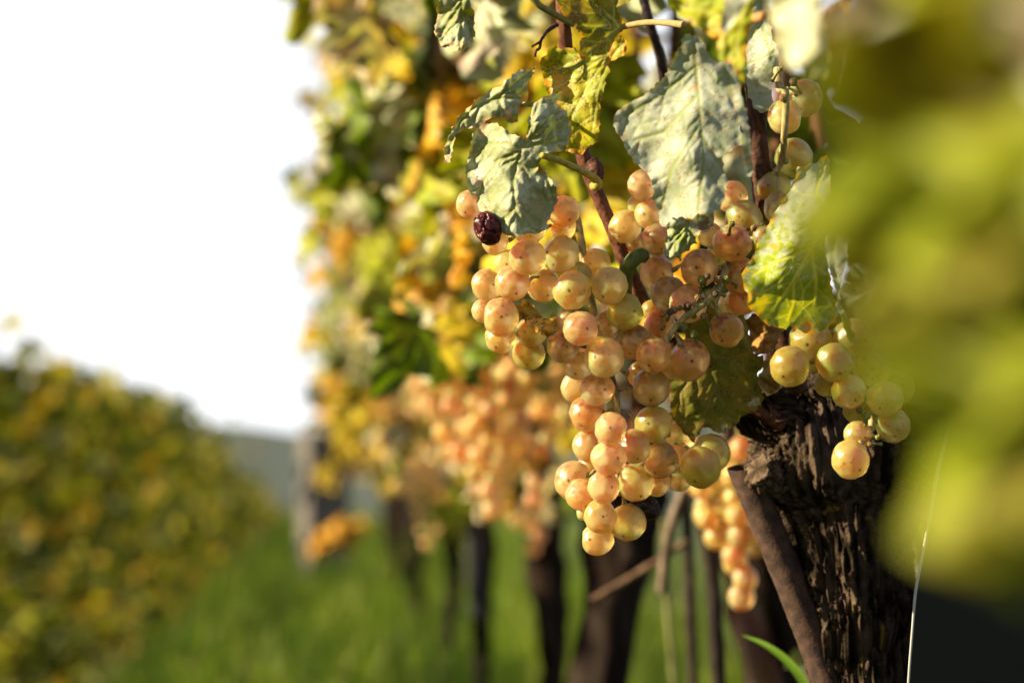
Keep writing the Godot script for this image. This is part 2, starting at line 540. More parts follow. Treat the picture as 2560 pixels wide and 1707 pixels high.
# ---------------------------------------------------------------- the land
func ground_at(x: float, z: float) -> float:     # a grassy terrace with a bank down to the next one on the left
	var y := 0.0
	if x < -0.30:
		y = -clampf((-0.30 - x) * 0.95, 0.0, 0.78)
	if x < -2.4:
		y -= clampf((-2.4 - x) * 0.5, 0.0, 1.2)
	if x > 1.2:
		y -= clampf((x - 1.2) * 0.4, 0.0, 1.0)
	if z < -16.0:
		y -= (-16.0 - z) * 0.06
	return maxf(y, -14.0) + 0.03 * fine.get_noise_2d(x * 1.3, z * 1.3)


func terrain() -> void:
	var v := PackedVector3Array()
	var idx := PackedInt32Array()
	var xs := []
	var zs := []
	for i in 121:
		var t := (i - 60) / 60.0
		xs.append(4.0 * t + 1500.0 * pow(absf(t), 7.0) * signf(t))
	for j in 121:
		var t := j / 120.0
		zs.append(3.0 - 20.0 * t - 2500.0 * pow(t, 8.0))
	for z in zs:
		for x in xs:
			v.append(Vector3(x, ground_at(x, z), z))
	var n := xs.size()
	for j in zs.size() - 1:
		for i in n - 1:
			var a := j * n + i
			idx.append_array([a, a + n, a + 1, a + 1, a + n, a + n + 1])
	var m := mat("turf", col(0.045, 0.06, 0.014), 0.95)
	relief(m, noise_map(0.02, 5), 3.0, 2.0)
	var g := part("ground", build(v, idx), m, self)
	g.set_meta("kind", "structure")
	tag(g, "grassy vineyard terrace with a bank falling to the left", "ground")
	# wooded hills far off
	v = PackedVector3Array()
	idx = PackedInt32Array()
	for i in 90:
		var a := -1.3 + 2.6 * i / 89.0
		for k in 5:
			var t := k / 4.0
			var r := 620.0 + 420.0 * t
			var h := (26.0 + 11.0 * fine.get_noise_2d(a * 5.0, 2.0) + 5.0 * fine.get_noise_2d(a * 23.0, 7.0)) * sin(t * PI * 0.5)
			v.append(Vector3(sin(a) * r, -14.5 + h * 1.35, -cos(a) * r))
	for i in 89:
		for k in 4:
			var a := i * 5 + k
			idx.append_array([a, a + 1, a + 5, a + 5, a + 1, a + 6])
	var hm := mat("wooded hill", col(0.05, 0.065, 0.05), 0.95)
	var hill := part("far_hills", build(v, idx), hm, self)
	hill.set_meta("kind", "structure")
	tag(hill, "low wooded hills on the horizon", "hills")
	# grass
	v = PackedVector3Array([Vector3(-0.5, 0, 0), Vector3(0.5, 0, 0), Vector3(-0.36, 0.4, 0.06), Vector3(0.36, 0.4, 0.06), Vector3(-0.2, 0.75, 0.22), Vector3(0.2, 0.75, 0.22), Vector3(0, 1, 0.45)])
	var blade_mesh := build(v, PackedInt32Array([0, 2, 1, 1, 2, 3, 2, 4, 3, 3, 4, 5, 4, 6, 5]))
	var gm := mat("grass", Color.WHITE, 0.5, true)
	gm.backlight_enabled = true
	gm.backlight = Color(0.7, 0.9, 0.1)
	var mm := MultiMesh.new()
	mm.transform_format = MultiMesh.TRANSFORM_3D
	mm.use_colors = true
	mm.mesh = blade_mesh
	mm.instance_count = 52000
	for i in 52000:
		var z := -0.9 - 13.0 * pow(rng.randf(), 1.7)
		var x := rng.randf_range(-0.75, 0.75)
		if i % 4 == 0:
			x = rng.randf_range(-1.6, 1.3)
		var h := rng.randf_range(0.06, 0.15) * (1.0 + 0.5 * fine.get_noise_2d(x * 3.0, z * 2.0))
		if absf(x - 0.2) < 0.12:
			h *= 0.9
		var b := Basis(Vector3.UP, rng.randf() * TAU) * Basis(Vector3.RIGHT, rng.randf_range(-0.35, 0.5)) * Basis.from_scale(Vector3(rng.randf_range(0.003, 0.006), h, h))
		mm.set_instance_transform(i, Transform3D(b, Vector3(x, ground_at(x, z) - 0.005, z)))
		var t := clampf(0.5 + 0.7 * fine.get_noise_2d(x * 4.0 + 9.0, z * 3.0) + rng.randf_range(-0.25, 0.25), 0.0, 1.0)
		mm.set_instance_color(i, Color(0.075, 0.125, 0.007).lerp(Color(0.21, 0.24, 0.02), t))
	var gi := MultiMeshInstance3D.new()
	gi.name = "grass"
	gi.multimesh = mm
	gi.material_override = gm
	gi.set_meta("kind", "stuff")
	tag(gi, "green grass covering the terrace under the vines", "grass")
	add_child(gi)


# ---------------------------------------------------------------- the vines
const TONES := ["green", "green", "lime", "lime", "lime", "lime", "yellow", "yellow", "yellow", "orange", "orange", "brown", "silver", "silver", "silver", "tan", "green", "dark"]

func canopy(o: Node3D, count: int, x0: float, x1: float, y0: float, y1: float, z0: float, z1: float, tones: Array, size := 0.07) -> void:
	for i in count:
		var p := Vector3(rng.randf_range(x0, x1), rng.randf_range(y0, y1), rng.randf_range(z0, z1))
		if i % 2 == 0:
			p.x = x0 + absf(rng.randfn(0.0, 0.05))
		p.x += 0.08 * fine.get_noise_2d(p.y * 3.0, p.z * 3.0) + 0.07 * fine.get_noise_2d(p.y * 7.0, p.z * 5.0) - (rng.randf() * 0.07 if i % 11 == 0 else 0.0)
		var face := Vector3(-1.0, rng.randf_range(-0.2, 0.7), rng.randf_range(-0.3, 1.3))
		if rng.randf() < 0.3:
			face = Vector3(rng.randf_range(-1, 1), rng.randf_range(-0.3, 0.6), rng.randf_range(-1, 1))
		if hole(p):
			continue
		var t := leaf_at(p - o.position, size * rng.randf_range(0.65, 1.2), face, rng.randf_range(-0.7, 0.7))
		var tone: String = tones[rng.randi() % tones.size()]
		part("leaf", leaf_kinds[rng.randi() % leaf_kinds.size()], M["leaf_" + tone], o, t)


func hole(p: Vector3) -> bool:                # gaps in the canopy where the sky shows between the vines
	var q := view.inverse() * (p - EYE)
	if q.z > -1.05:
		return q.z > -1.0 and q.z < -0.1
	var x := 1280.0 - q.x / q.z * LENS
	var y := 853.5 + q.y / q.z * LENS
	for h in GAPS:
		if Vector2(x - h[0], (y - h[1]) * 0.75).length() < h[2]:
			return true
	return false

const GAPS := [[1630, 40, 95], [1400, 400, 60], [1495, 590, 70], [1580, 140, 60]]


func vine_wood(o: Node3D, base: Vector3, head: Vector3, lean: Vector3, r: float) -> void:
	var mid := base.lerp(head, 0.5) + lean
	part("trunk", tube([base - Vector3(0, 0.05, 0), base.lerp(mid, 0.6), mid, head, head + Vector3(0.0, 0.05, 0.01)], [r * 0.8, r * 0.75, r * 0.9, r * 1.5, r * 0.8], 16, 36, 0.5, 70.0, [Color(0.009, 0.007, 0.006), Color(0.03, 0.022, 0.017)], o.position), M.bark, o)
	for k in 3:
		var a := head + Vector3(0, 0.03, (k - 1) * 0.05)
		part("cane", tube([a, a + Vector3(rng.randf_range(-0.05, 0.05), 0.25, (k - 1) * 0.1), a + Vector3(rng.randf_range(-0.08, 0.08), 0.85, (k - 1) * 0.14)], [0.006, 0.005, 0.003], 7, 12, 0.1, 60.0, [Color(0.06, 0.025, 0.016), Color(0.14, 0.06, 0.035)], o.position), M.cane, o)


func row() -> void:
	for s in 10:
		leaf_kinds.append(common_leaf(s))
	var warm := ["yellow", "yellow", "orange", "orange", "tan", "tan", "brown", "silver", "lime", "yellow", "green"]
	# [where its foot shows, its depth, head height, lean, leaves, label]
	var spots := [
		[1890, 1.52, 0.36, Vector3(0.03, 0, 0), 230, "grapevine with a grey-brown trunk just behind the near stump"],
		[1575, 1.9, 0.38, Vector3(-0.035, 0, 0), 260, "grapevine with a thick dark forked trunk behind the hanging bunch"],
		[1350, 2.65, 0.38, Vector3(0.015, 0, 0), 260, "grapevine with a slim dark trunk left of the forked one"],
		[1200, 3.5, 0.38, Vector3(0.0, 0, 0.03), 220, "grapevine hidden in grass beside the dark grey stake"],
		[1110, 4.4, 0.38, Vector3(0.02, 0, 0), 190, "grapevine with dangling yellow bunches beyond the dark grey stake"],
		[1060, 5.3, 0.38, Vector3(-0.02, 0, 0), 170, "grapevine last but two before the end of the row"],
		[1025, 6.2, 0.38, Vector3(0.01, 0, 0), 150, "grapevine last but one, beside the stone post"],
		[1000, 7.1, 0.38, Vector3(0.0, 0, 0), 150, "grapevine in the row just behind the stone post"],
		[980, 8.1, 0.38, Vector3(0.0, 0, 0), 150, "grapevine second behind the stone post"],
		[965, 9.3, 0.38, Vector3(0.0, 0, 0), 150, "farthest grapevine of the near row"],
		[0.27, 0.45, 0.38, Vector3(0.0, 0, 0), 150, "grapevine of the near row beside and behind the lens, unseen and added to cut sky light"],  # this and the next are unseen, added to keep sky light off the stump
		[0.28, 1.2, 0.38, Vector3(0.0, 0, 0), 150, "grapevine of the near row well behind the lens, unseen and added to cut sky light"],
	]
	for k in spots.size():
		var s: Array = spots[k]
		var q := P(s[0], 1400, s[1]) if s[0] > 1.0 else Vector3(s[0], 0, s[1])
		var foot := Vector3(q.x, ground_at(q.x, q.z), q.z)
		var o := thing("grapevine", s[5], "grapevine", foot, "vines along the near row")
		var head := Vector3(q.x, s[2], q.z)
		vine_wood(o, foot, head, s[3], [0.014, 0.019, 0.016][mini(k, 2)])
		var dz := 0.3 + 0.04 * k
		canopy(o, int(s[4] * (1.15 if k < 2 or s[0] < 1.0 else 1.5)), 0.112 - 0.018 * s[1] if s[0] > 1.0 else 0.22, 0.36 if s[0] > 1.0 else 0.5, 0.50, 1.30 + 0.02 * k, q.z - dz, q.z + dz, TONES, 0.07 if k < 2 else 0.055)
		if k == 5:
			for j in 7:
				part("leaf", leaf_kinds[j], M.leaf_orange, o, leaf_at(P(790 + 17 * j, 1345 - 8 * (j % 3), s[1]) - foot, 0.07, Vector3(-1.0, 0.6, 0.3 * (j % 3)), j * 0.9))
		if k > 1 and s[0] > 1.0:
			canopy(o, int(s[4] * 0.32), 0.125 - 0.014 * s[1], 0.30, 0.36, 0.64, q.z - dz, q.z + dz, warm, 0.055)


func far_rows() -> void:
	for s in 10:
		leaf_kinds.append(common_leaf(s))
	var tones := [Color(0.11, 0.155, 0.012), Color(0.17, 0.20, 0.016), Color(0.24, 0.26, 0.02), Color(0.48, 0.44, 0.045), Color(0.48, 0.34, 0.03), Color(0.08, 0.115, 0.018), Color(0.16, 0.19, 0.035), Color(0.06, 0.09, 0.014), Color(0.40, 0.42, 0.22)]
	var m := mat("terrace vine leaf", Color.WHITE, 0.55, true)
	m.backlight_enabled = true
	m.backlight = Color(1.0, 1.0, 0.25)
	var names := ["nearest at the left edge", "second from the left edge", "third from the left edge", "fourth from the left edge", "fifth from the left edge", "sixth from the left edge", "seventh from the left edge", "eighth from the left edge", "ninth from the left edge", "tenth from the left edge", "eleventh from the left edge", "twelfth, near the far end", "where the row begins to merge"]
	var z := 1.6  # starts out of view: the first seven vines are added for their shade
	for k in 21:
		var x := -1.28
		var mass := k == 20           # beyond, the vines run together
		var foot := Vector3(x, ground_at(x, z), z)
		var o := thing("terrace_vine", "bushy grapevine of the lower terrace row, " + (names[mini(k - 7, 12)] if k > 6 else "unseen left of the frame, added for its shade"), "grapevine", foot, "vines of the lower terrace row")
		if mass:
			o.set_meta("label", "far end of the lower terrace row running together in the haze beside the post")
			o.set_meta("category", "vineyard row")
			o.set_meta("kind", "stuff")
			o.name = "far_vine_row"
		else:
			part("trunk", tube([foot - Vector3(0, 0.05, 0), foot + Vector3(0.03, 0.3, 0), foot + Vector3(0, 0.6, 0.03)], [0.03, 0.025, 0.03], 10, 14, 0.4, 70.0, [Color(0.035, 0.026, 0.02), Color(0.11, 0.085, 0.065)], foot), M.bark, o)
		var mm := MultiMesh.new()
		mm.transform_format = MultiMesh.TRANSFORM_3D
		mm.use_colors = true
		mm.mesh = leaf_kinds[k % 10]
		var n := 9000 if mass else 420
		var tall := (1.76 if z < -1.5 and z > -5.0 else 1.44) * (1.0 + 0.05 * sin(k * 2.3))  # taller only where unseen, shaped to shade the trunks of the near row
		mm.instance_count = n
		for i in n:
			var p := Vector3.ZERO
			for attempt in 8:                     # leaves sit in clumps with dark gaps between
				p = Vector3(rng.randfn(0.0, 0.17), tall * pow(rng.randf(), 0.75) + 0.07, rng.randf_range(-0.62, 0.62) if not mass else rng.randf_range(-32.0, 0.6))
				if fine.get_noise_3d(p.x * 3.0, p.y * 4.5, (p.z + z) * 4.5) > 0.0:
					break
			p.y += ground_at(x, z + p.z) - foot.y + 0.07 * fine.get_noise_2d((z + p.z) * 3.0, 5.0)
			var face := Vector3(rng.randf_range(-1, 1), rng.randf_range(-0.2, 0.8), rng.randf_range(-1, 1))
			mm.set_instance_transform(i, leaf_at(p, rng.randf_range(0.06, 0.10), face, rng.randf_range(-0.7, 0.7)))
			mm.set_instance_color(i, tones[rng.randi() % tones.size()])
		var f := MultiMeshInstance3D.new()
		f.name = "foliage"
		f.multimesh = mm
		f.material_override = m
		f.set_meta("kind", "stuff")
		o.add_child(f)
		z -= 1.0 if k < 7 else 0.95 + 0.02 * (k - 7)


# ---------------------------------------------------------------- the near vine
func leaf_part(o: Node3D, key: String, z0: float, bend: Array, veins: Array, look: Dictionary, m: Material, label := "") -> MeshInstance3D:
	var ring := outline_of(key)
	var anchor := P(ring[0].x, ring[0].y, z0)
	return part("leaf", blade(key, z0, bend, veins, look, anchor), m, o, Transform3D(Basis(), anchor - o.position), label)


func near_vine() -> void:
	var foot := P(2150, 1707, 0.995)
	foot.y = ground_at(foot.x, foot.z)
	var o := thing("grapevine", "old gnarled grapevine in focus with dark fissured stump, canes and felted pale leaves", "grapevine", foot, "vines along the near row")
	# the trunk, thick at its head
	var low := foot - Vector3(0, 0.04, 0)
	part("trunk", trunk_mesh([low, P(2152, 1710, 1.015), P(2140, 1560, 1.015), P(2125, 1400, 1.015), P(2110, 1260, 1.020), P(2085, 1130, 1.020), P(2060, 1020, 1.025), P(2045, 950, 1.030)],
		[0.030, 0.0210, 0.0215, 0.0235, 0.029, 0.033, 0.025, 0.010], foot), M.bark, o)
	part("arm", trunk_mesh([P(2090, 1130, 1.020), P(2000, 1080, 1.010), P(1930, 1035, 1.005), P(1885, 1015, 1.002), P(1850, 985, 1.000)], [0.017, 0.0150, 0.0115, 0.009, 0.008], foot, 150, 160, [[0.3, 0.03, 0.5, 0.012]]), M.bark, o)
	part("arm", trunk_mesh([P(2080, 1060, 1.020), P(2020, 1010, 1.015), P(2000, 960, 1.010), P(1990, 930, 1.005)], [0.018, 0.018, 0.013, 0.010], foot, 120, 140, []), M.bark, o)
	part("spur", tube([P(1990, 1190, 1.01), P(1935, 1190, 1.0), P(1905, 1180, 0.992), P(1893, 1172, 0.990)], [0.010, 0.0085, 0.0075, 0.0055], 40, 40, 0.4, 240.0, [Color(0.03, 0.021, 0.015), Color(0.12, 0.085, 0.058)], foot), M.bark, o)
	part("arm", trunk_mesh([P(2100, 1110, 1.025), P(2220, 1060, 1.035), P(2340, 1010, 1.040), P(2520, 960, 1.040)], [0.022, 0.030, 0.021, 0.014], foot, 160, 160, []), M.bark, o)
	# canes
	var red := [Color(0.055, 0.022, 0.014), Color(0.13, 0.055, 0.032)]
	var c1 := part("cane", tube([P(1400, -60, 0.965), P(1410, 60, 0.965), P(1420, 160, 0.968), P(1436, 300, 0.97), P(1462, 400, 0.97), P(1492, 480, 0.97), P(1530, 570, 0.97), P(1575, 680, 0.972), P(1640, 800, 0.98), P(1800, 960, 0.99), P(1960, 1060, 0.995)], [0.0026, 0.0027, 0.0027, 0.0028, 0.0031, 0.0029, 0.0028, 0.0029, 0.003, 0.0034, 0.004], 20, 140, 0.10, 300.0, red, foot), M.cane, o)
	part("node_bulge", tube([P(1478, 408, 0.966), P(1490, 425, 0.964), P(1496, 450, 0.963)], [0.0028, 0.0034, 0.0016], 14, 12, 0.4, 500.0, [Color(0.03, 0.015, 0.01), Color(0.09, 0.04, 0.025)], c1.position + foot), M.cane, c1)
	var c2 := part("cane", tube([P(1870, -60, 0.975), P(1880, 120, 0.975), P(1890, 270, 0.975), P(1900, 400, 0.975), P(1912, 520, 0.977), P(1950, 800, 0.985), P(2000, 980, 0.99)], [0.0034, 0.0036, 0.0038, 0.0040, 0.0042, 0.0042, 0.004], 20, 90, 0.12, 300.0, [Color(0.028, 0.014, 0.009), Color(0.075, 0.034, 0.02)], foot), M.cane, o)
	c2.set_meta("label", "dark thick cane behind the pale leaves")
	part("cane", tube([P(2145, 40, 0.975), P(2128, 130, 0.975), P(2110, 215, 0.975), P(2092, 255, 0.975)], [0.0019, 0.0021, 0.0022, 0.0020], 14, 40, 0.12, 300.0, [Color(0.20, 0.12, 0.08), Color(0.36, 0.24, 0.17)], foot), M.cane, o, Transform3D(), "thin pale pinkish cane at upper right")
	part("cane", tube([P(1600, -40, 1.05), P(1625, 60, 1.05), P(1650, 140, 1.06), P(1668, 250, 1.07), P(1700, 420, 1.08)], [0.002, 0.0021, 0.0022, 0.0024, 0.003], 12, 40, 0.15, 300.0, [Color(0.02, 0.014, 0.012), Color(0.05, 0.035, 0.03)], foot), M.cane, o)
	# stalks and tendrils
	var stalk := [Color(0.20, 0.17, 0.03), Color(0.30, 0.26, 0.05)]
	var olive := [Color(0.10, 0.10, 0.02), Color(0.17, 0.16, 0.04)]
	part("tendril", tube([P(1392, 62, 0.96), P(1368, 78, 0.955), P(1358, 92, 0.952), P(1350, 105, 0.95), P(1335, 113, 0.95), P(1330, 118, 0.95)], [0.0010, 0.0008, 0.0006, 0.0006, 0.0005, 0.0006], 8, 40, 0.3, 800.0, [Color(0.02, 0.014, 0.012), Color(0.05, 0.03, 0.025)], foot), M.cane, o)
	part("tendril", tube([P(1352, 104, 0.95), P(1349, 120, 0.95), P(1340, 128, 0.95), P(1338, 142, 0.95)], [0.0005, 0.0006, 0.0005, 0.0006], 8, 24, 0.3, 800.0, [Color(0.02, 0.014, 0.012), Color(0.05, 0.03, 0.025)], foot), M.cane, o)

	var pale := {"base": Color(0.19, 0.215, 0.095), "second": Color(0.30, 0.325, 0.215), "vein": Color(0.17, 0.20, 0.04), "rim": Color(0.42, 0.27, 0.11), "spot": Color(0.20, 0.11, 0.05), "specks": 0.06, "rim_w": 4.0}
	var lime := {"base": Color(0.36, 0.32, 0.012), "second": Color(0.22, 0.25, 0.010), "vein": Color(0.44, 0.44, 0.10), "rim": Color(0.46, 0.26, 0.03), "spot": Color(0.10, 0.05, 0.008), "specks": 0.30, "rim_w": 7.0, "pucker": 0.6}
	var orange := Color(0.58, 0.28, 0.02)
	var tan_ := Color(0.46, 0.30, 0.17)
	# leaf A hangs from the top edge, its right rim folded to show the yellow face
	var a := leaf_part(o, "A", 0.945, [[1090, 50, 12], [1150, 0, 0], [1150, 110, 1], [1185, 60, 8], [1105, 110, 9]], [[1153, -20, 1153, 60, 1150, 125], [1153, 10, 1120, 60, 1100, 90], [1153, 20, 1175, 70, 1182, 98]], with(pale, {"pucker": 1.05, "patches": [[1182, 30, 18, Color(0.42, 0.42, 0.02)], [1136, 118, 14, tan_], [1166, 106, 10, tan_], [1090, 92, 9, tan_]]}), M.pale, "pale puckered leaf with scorched tip hanging at the top edge")
	var b := leaf_part(o, "B", 0.935, [[1115, 390, 6], [1160, 290, 4], [1230, 235, 0], [1270, 220, -3], [1330, 175, 2], [1290, 300, -1], [1255, 280, -4], [1150, 320, 3]], [[1245, 245, 1190, 265, 1150, 305, 1120, 380], [1245, 245, 1290, 205, 1335, 172], [1245, 245, 1262, 290], [1245, 245, 1300, 245]], with(pale, {"pucker": 1.0, "rim_w": 6.0, "patches": [[1268, 288, 15, tan_], [1312, 245, 14, orange], [1290, 300, 9, Color(0.40, 0.40, 0.03)], [1336, 172, 14, orange], [1114, 395, 12, tan_]]}), M.pale, "pale curled leaf bent like a crescent, pointing down left")
	part("petiole", tube([P(1300, 262, 0.94), P(1330, 262, 0.95), P(1400, 275, 0.962)], [0.0009, 0.0010, 0.0011], 10, 16, 0.1, 500.0, olive, b.position + foot), M.stem, b)
	leaf_part(o, "E", 0.958, [[1380, 20, -6], [1450, 40, -2], [1550, 60, 5], [1480, 100, 2], [1500, 10, 8], [1450, 130, -2]], [[1550, 64, 1480, 66, 1420, 60], [1550, 64, 1470, 130], [1550, 64, 1500, 20, 1440, -20]], with(lime, {"base": Color(0.24, 0.21, 0.02), "second": Color(0.13, 0.15, 0.012), "patches": [[1430, 40, 40, Color(0.22, 0.14, 0.02)]]}), M.thin, "olive yellow speckled leaf at the top edge above the cane")
	leaf_part(o, "F", 0.972, [[1530, 110, 2], [1560, 130, -2]], [[1525, 150, 1560, 105]], with(lime, {"second": Color(0.34, 0.26, 0.015)}), M.thin)
	leaf_part(o, "D", 0.952, [[1400, 160, 9], [1360, 190, 11], [1450, 200, 0], [1510, 220, -8], [1490, 320, -7], [1440, 340, 1], [1420, 370, 5], [1516, 140, -7]], [[1517, 137, 1468, 217, 1430, 290, 1420, 370], [1517, 137, 1433, 153, 1372, 184], [1522, 143, 1491, 235, 1481, 330], [1517, 137, 1400, 215, 1370, 225]], with(lime, {"pucker": 0.5, "patches": [[1400, 208, 34, orange], [1365, 205, 14, orange], [1390, 255, 20, orange], [1450, 388, 16, orange], [1430, 140, 50, Color(0.19, 0.21, 0.015)]]}), M.thin, "yellow and green leaf with an orange scorched patch in front of the red cane")
	var c := leaf_part(o, "C", 0.922, [[1180, 400, 19], [1200, 480, 16], [1210, 330, 14], [1270, 420, 4], [1290, 480, -2], [1300, 370, 1], [1345, 300, -1], [1410, 300, 4], [1420, 250, 6], [1350, 250, 3], [1280, 560, -5], [1340, 560, 1], [1385, 500, 7], [1370, 450, 2], [1240, 560, 3]],
		[[1304, 372, 1290, 413, 1283, 456, 1287, 520, 1305, 570], [1304, 372, 1267, 357, 1216, 360, 1185, 400], [1300, 380, 1245, 400, 1210, 450, 1195, 500], [1292, 408, 1340, 425, 1370, 450, 1385, 500], [1304, 372, 1340, 330, 1385, 290, 1420, 262], [1304, 372, 1340, 360, 1420, 350], [1287, 520, 1250, 560], [1304, 372, 1330, 300, 1350, 250]],
		with(pale, {"pucker": 0.75, "rim_w": 4.5, "step": 3.0, "patches": [[1405, 240, 22, Color(0.45, 0.40, 0.03)], [1205, 445, 22, Color(0.44, 0.36, 0.30)], [1352, 520, 45, Color(0.20, 0.20, 0.09)], [1215, 325, 18, tan_]]}), M.pale, "large pale two-lobed leaf with deep veins over the left grapes")
	part("petiole", tube([P(1355, 388, 0.92), P(1400, 402, 0.93), P(1450, 425, 0.945), P(1478, 440, 0.958), P(1492, 452, 0.962), P(1494, 462, 0.962), P(1484, 466, 0.966)], [0.0012, 0.0013, 0.0014, 0.0016, 0.0019, 0.0020, 0.0018], 14, 40, 0.08, 400.0, stalk, c.position + foot), M.stem, c)
	part("petiole", tube([P(1555, 68, 0.96), P(1600, 58, 0.95), P(1650, 56, 0.93), P(1710, 62, 0.91)], [0.0012, 0.0012, 0.0012, 0.0014], 12, 24, 0.08, 400.0, [Color(0.22, 0.15, 0.06), Color(0.28, 0.20, 0.08)], foot), M.stem, o)
	part("petiole", tube([P(1310, -30, 0.95), P(1345, 10, 0.95), P(1390, 38, 0.955), P(1435, 62, 0.958)], [0.0013, 0.0013, 0.0013, 0.0012], 12, 24, 0.08, 400.0, olive, foot), M.stem, o)
	var mild := with(pale, {"base": Color(0.205, 0.235, 0.15), "second": Color(0.305, 0.325, 0.25), "pucker": 0.34, "rim_w": 2.5})
	leaf_part(o, "H", 0.96, [[1870, 100, 8], [1880, 240, 6], [1940, 140, -4], [1910, 270, 2], [1900, 20, 6]], [[1900, -20, 1905, 60, 1930, 150], [1865, 160, 1905, 145, 1935, 130], [1905, 60, 1880, 90]], mild, M.pale, "pale leaf in part shadow in front of the dark cane")
	leaf_part(o, "G", 0.875, [[1545, 300, 14], [1640, 210, 8], [1600, 400, 12], [1700, 150, 6], [1640, 500, 9], [1750, 400, -6], [1780, 520, -8], [1780, 300, -3], [1820, 430, -5], [1720, 100, 0]], [[1735, 110, 1748, 250, 1760, 400, 1745, 530], [1740, 240, 1660, 330, 1590, 350], [1745, 320, 1680, 420, 1655, 520], [1736, 170, 1650, 240, 1560, 290], [1750, 330, 1810, 430]], with(mild, {"step": 3.6, "patches": [[1730, 525, 16, tan_], [1735, 220, 10, tan_]]}), M.pale, "broad pale triangular leaf in the middle, slightly out of focus")
	leaf_part(o, "G2", 0.84, [[1800, 170, 2], [1840, 350, -4], [1870, 430, -2]], [[1810, 160, 1850, 330, 1875, 430]], with(mild, {"step": 6.0}), M.pale, "narrow pale leaf edge hanging behind the yellow tip")
	leaf_part(o, "I", 0.77, [[1680, 20, 14], [1740, 60, 8], [1800, 120, 2], [1860, 200, -6], [1880, 40, -10]], [[1860, 0, 1840, 120, 1860, 210], [1860, 0, 1760, 60], [1850, 40, 1790, 110]], with(lime, {"step": 6.0, "specks": 0.1, "base": Color(0.30, 0.31, 0.012), "second": Color(0.22, 0.27, 0.010), "patches": [[1790, 90, 26, orange]]}), M.thin, "blurred yellow green leaf with a pointed tip at the top edge")
	leaf_part(o, "I2", 0.75, [[1810, 60, 8], [1870, -10, -4]], [], with(mild, {"step": 6.0, "base": Color(0.5, 0.5, 0.4)}), M.pale, "white curled rim on the blurred yellow leaf")
	part("petiole", tube([P(1860, 55, 0.80), P(1885, 48, 0.79), P(1912, 38, 0.78)], [0.0014, 0.0014, 0.0015], 12, 16, 0.08, 400.0, [Color(0.36, 0.15, 0.05), Color(0.42, 0.2, 0.08)], foot), M.stem, o)
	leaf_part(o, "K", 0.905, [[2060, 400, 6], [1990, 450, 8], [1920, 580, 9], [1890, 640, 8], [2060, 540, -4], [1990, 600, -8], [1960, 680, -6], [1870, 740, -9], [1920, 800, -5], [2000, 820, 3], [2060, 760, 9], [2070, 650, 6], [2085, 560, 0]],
		[[2080, 540, 2030, 620, 1975, 715, 1940, 765], [2030, 620, 1940, 655, 1880, 690], [2030, 625, 2042, 700, 2038, 760], [1985, 700, 1985, 760, 1970, 800], [2080, 540, 2040, 480, 2060, 410]],
		with(mild, {"step": 3.6, "pucker": 0.4, "rim": Color(0.55, 0.30, 0.02), "rim_w": 6.0, "base": Color(0.36, 0.39, 0.26), "patches": [[1945, 760, 190, Color(0.24, 0.30, 0.01)], [2030, 740, 150, Color(0.20, 0.26, 0.012)], [1875, 745, 18, orange], [1935, 612, 12, orange], [1900, 760, 26, Color(0.42, 0.38, 0.02)], [2020, 826, 22, orange]], "specks": 0.0, "vein": Color(0.52, 0.52, 0.07)}), M.thin, "leaf pale above with a painted green glow below and orange rim, over the right grapes")  # green blotches put the light shining through its lower half into the colour
	leaf_part(o, "L", 0.86, [[2060, 600, 4], [2110, 500, -4], [2090, 700, 0], [2130, 850, 3]], [[2110, 500, 2080, 640, 2100, 760, 2130, 850]], with(mild, {"step": 5.0, "patches": [[2115, 820, 42, Color(0.30, 0.33, 0.012)]]}), M.pale, "narrow pale leaf seen edge-on with a green tip at the right")
	leaf_part(o, "O", 0.925, [[1665, 620, 4], [1700, 560, 0], [1730, 600, -2], [1770, 550, 4], [1700, 640, 2]], [[1716, 550, 1718, 590, 1700, 630], [1716, 560, 1680, 600], [1718, 575, 1745, 600]], with(pale, {"pucker": 1.0, "patches": [[1764, 560, 22, Color(0.13, 0.08, 0.03)], [1700, 595, 18, Color(0.16, 0.22, 0.03)]]}), M.pale, "small crumpled pale leaf among the upper grapes")
	leaf_part(o, "M", 0.968, [[1680, 900, -1], [1760, 1000, -3], [1850, 900, 0], [1850, 1040, 1], [1900, 970, 2], [1720, 1080, -1]], [[1700, 790, 1760, 900, 1810, 1010, 1830, 1060], [1760, 900, 1700, 980, 1690, 1050], [1750, 880, 1840, 900, 1890, 940], [1790, 970, 1760, 1040]], with(lime, {"pucker": 0.45, "base": Color(0.21, 0.17, 0.03), "second": Color(0.12, 0.13, 0.018), "vein": Color(0.17, 0.16, 0.05), "rim": Color(0.16, 0.09, 0.02), "spot": Color(0.04, 0.025, 0.01), "specks": 0.12, "patches": [[1885, 1005, 13, Color(0.42, 0.42, 0.38)], [1812, 1070, 16, Color(0.36, 0.36, 0.33)], [1745, 1092, 8, Color(0.3, 0.3, 0.26)]]}), M.thin, "dull olive leaf in shade with silvery weathered rim, below the middle grapes")
	leaf_part(o, "N", 0.972, [[1870, 840, 4], [1930, 850, -2], [1960, 800, 2]], [[1860, 800, 1920, 860]], with(pale, {"base": Color(0.26, 0.14, 0.03), "second": Color(0.16, 0.09, 0.02), "vein": Color(0.1, 0.05, 0.01), "rim": Color(0.1, 0.05, 0.01)}), M.dry, "withered brown leaf behind the one with a painted green glow")
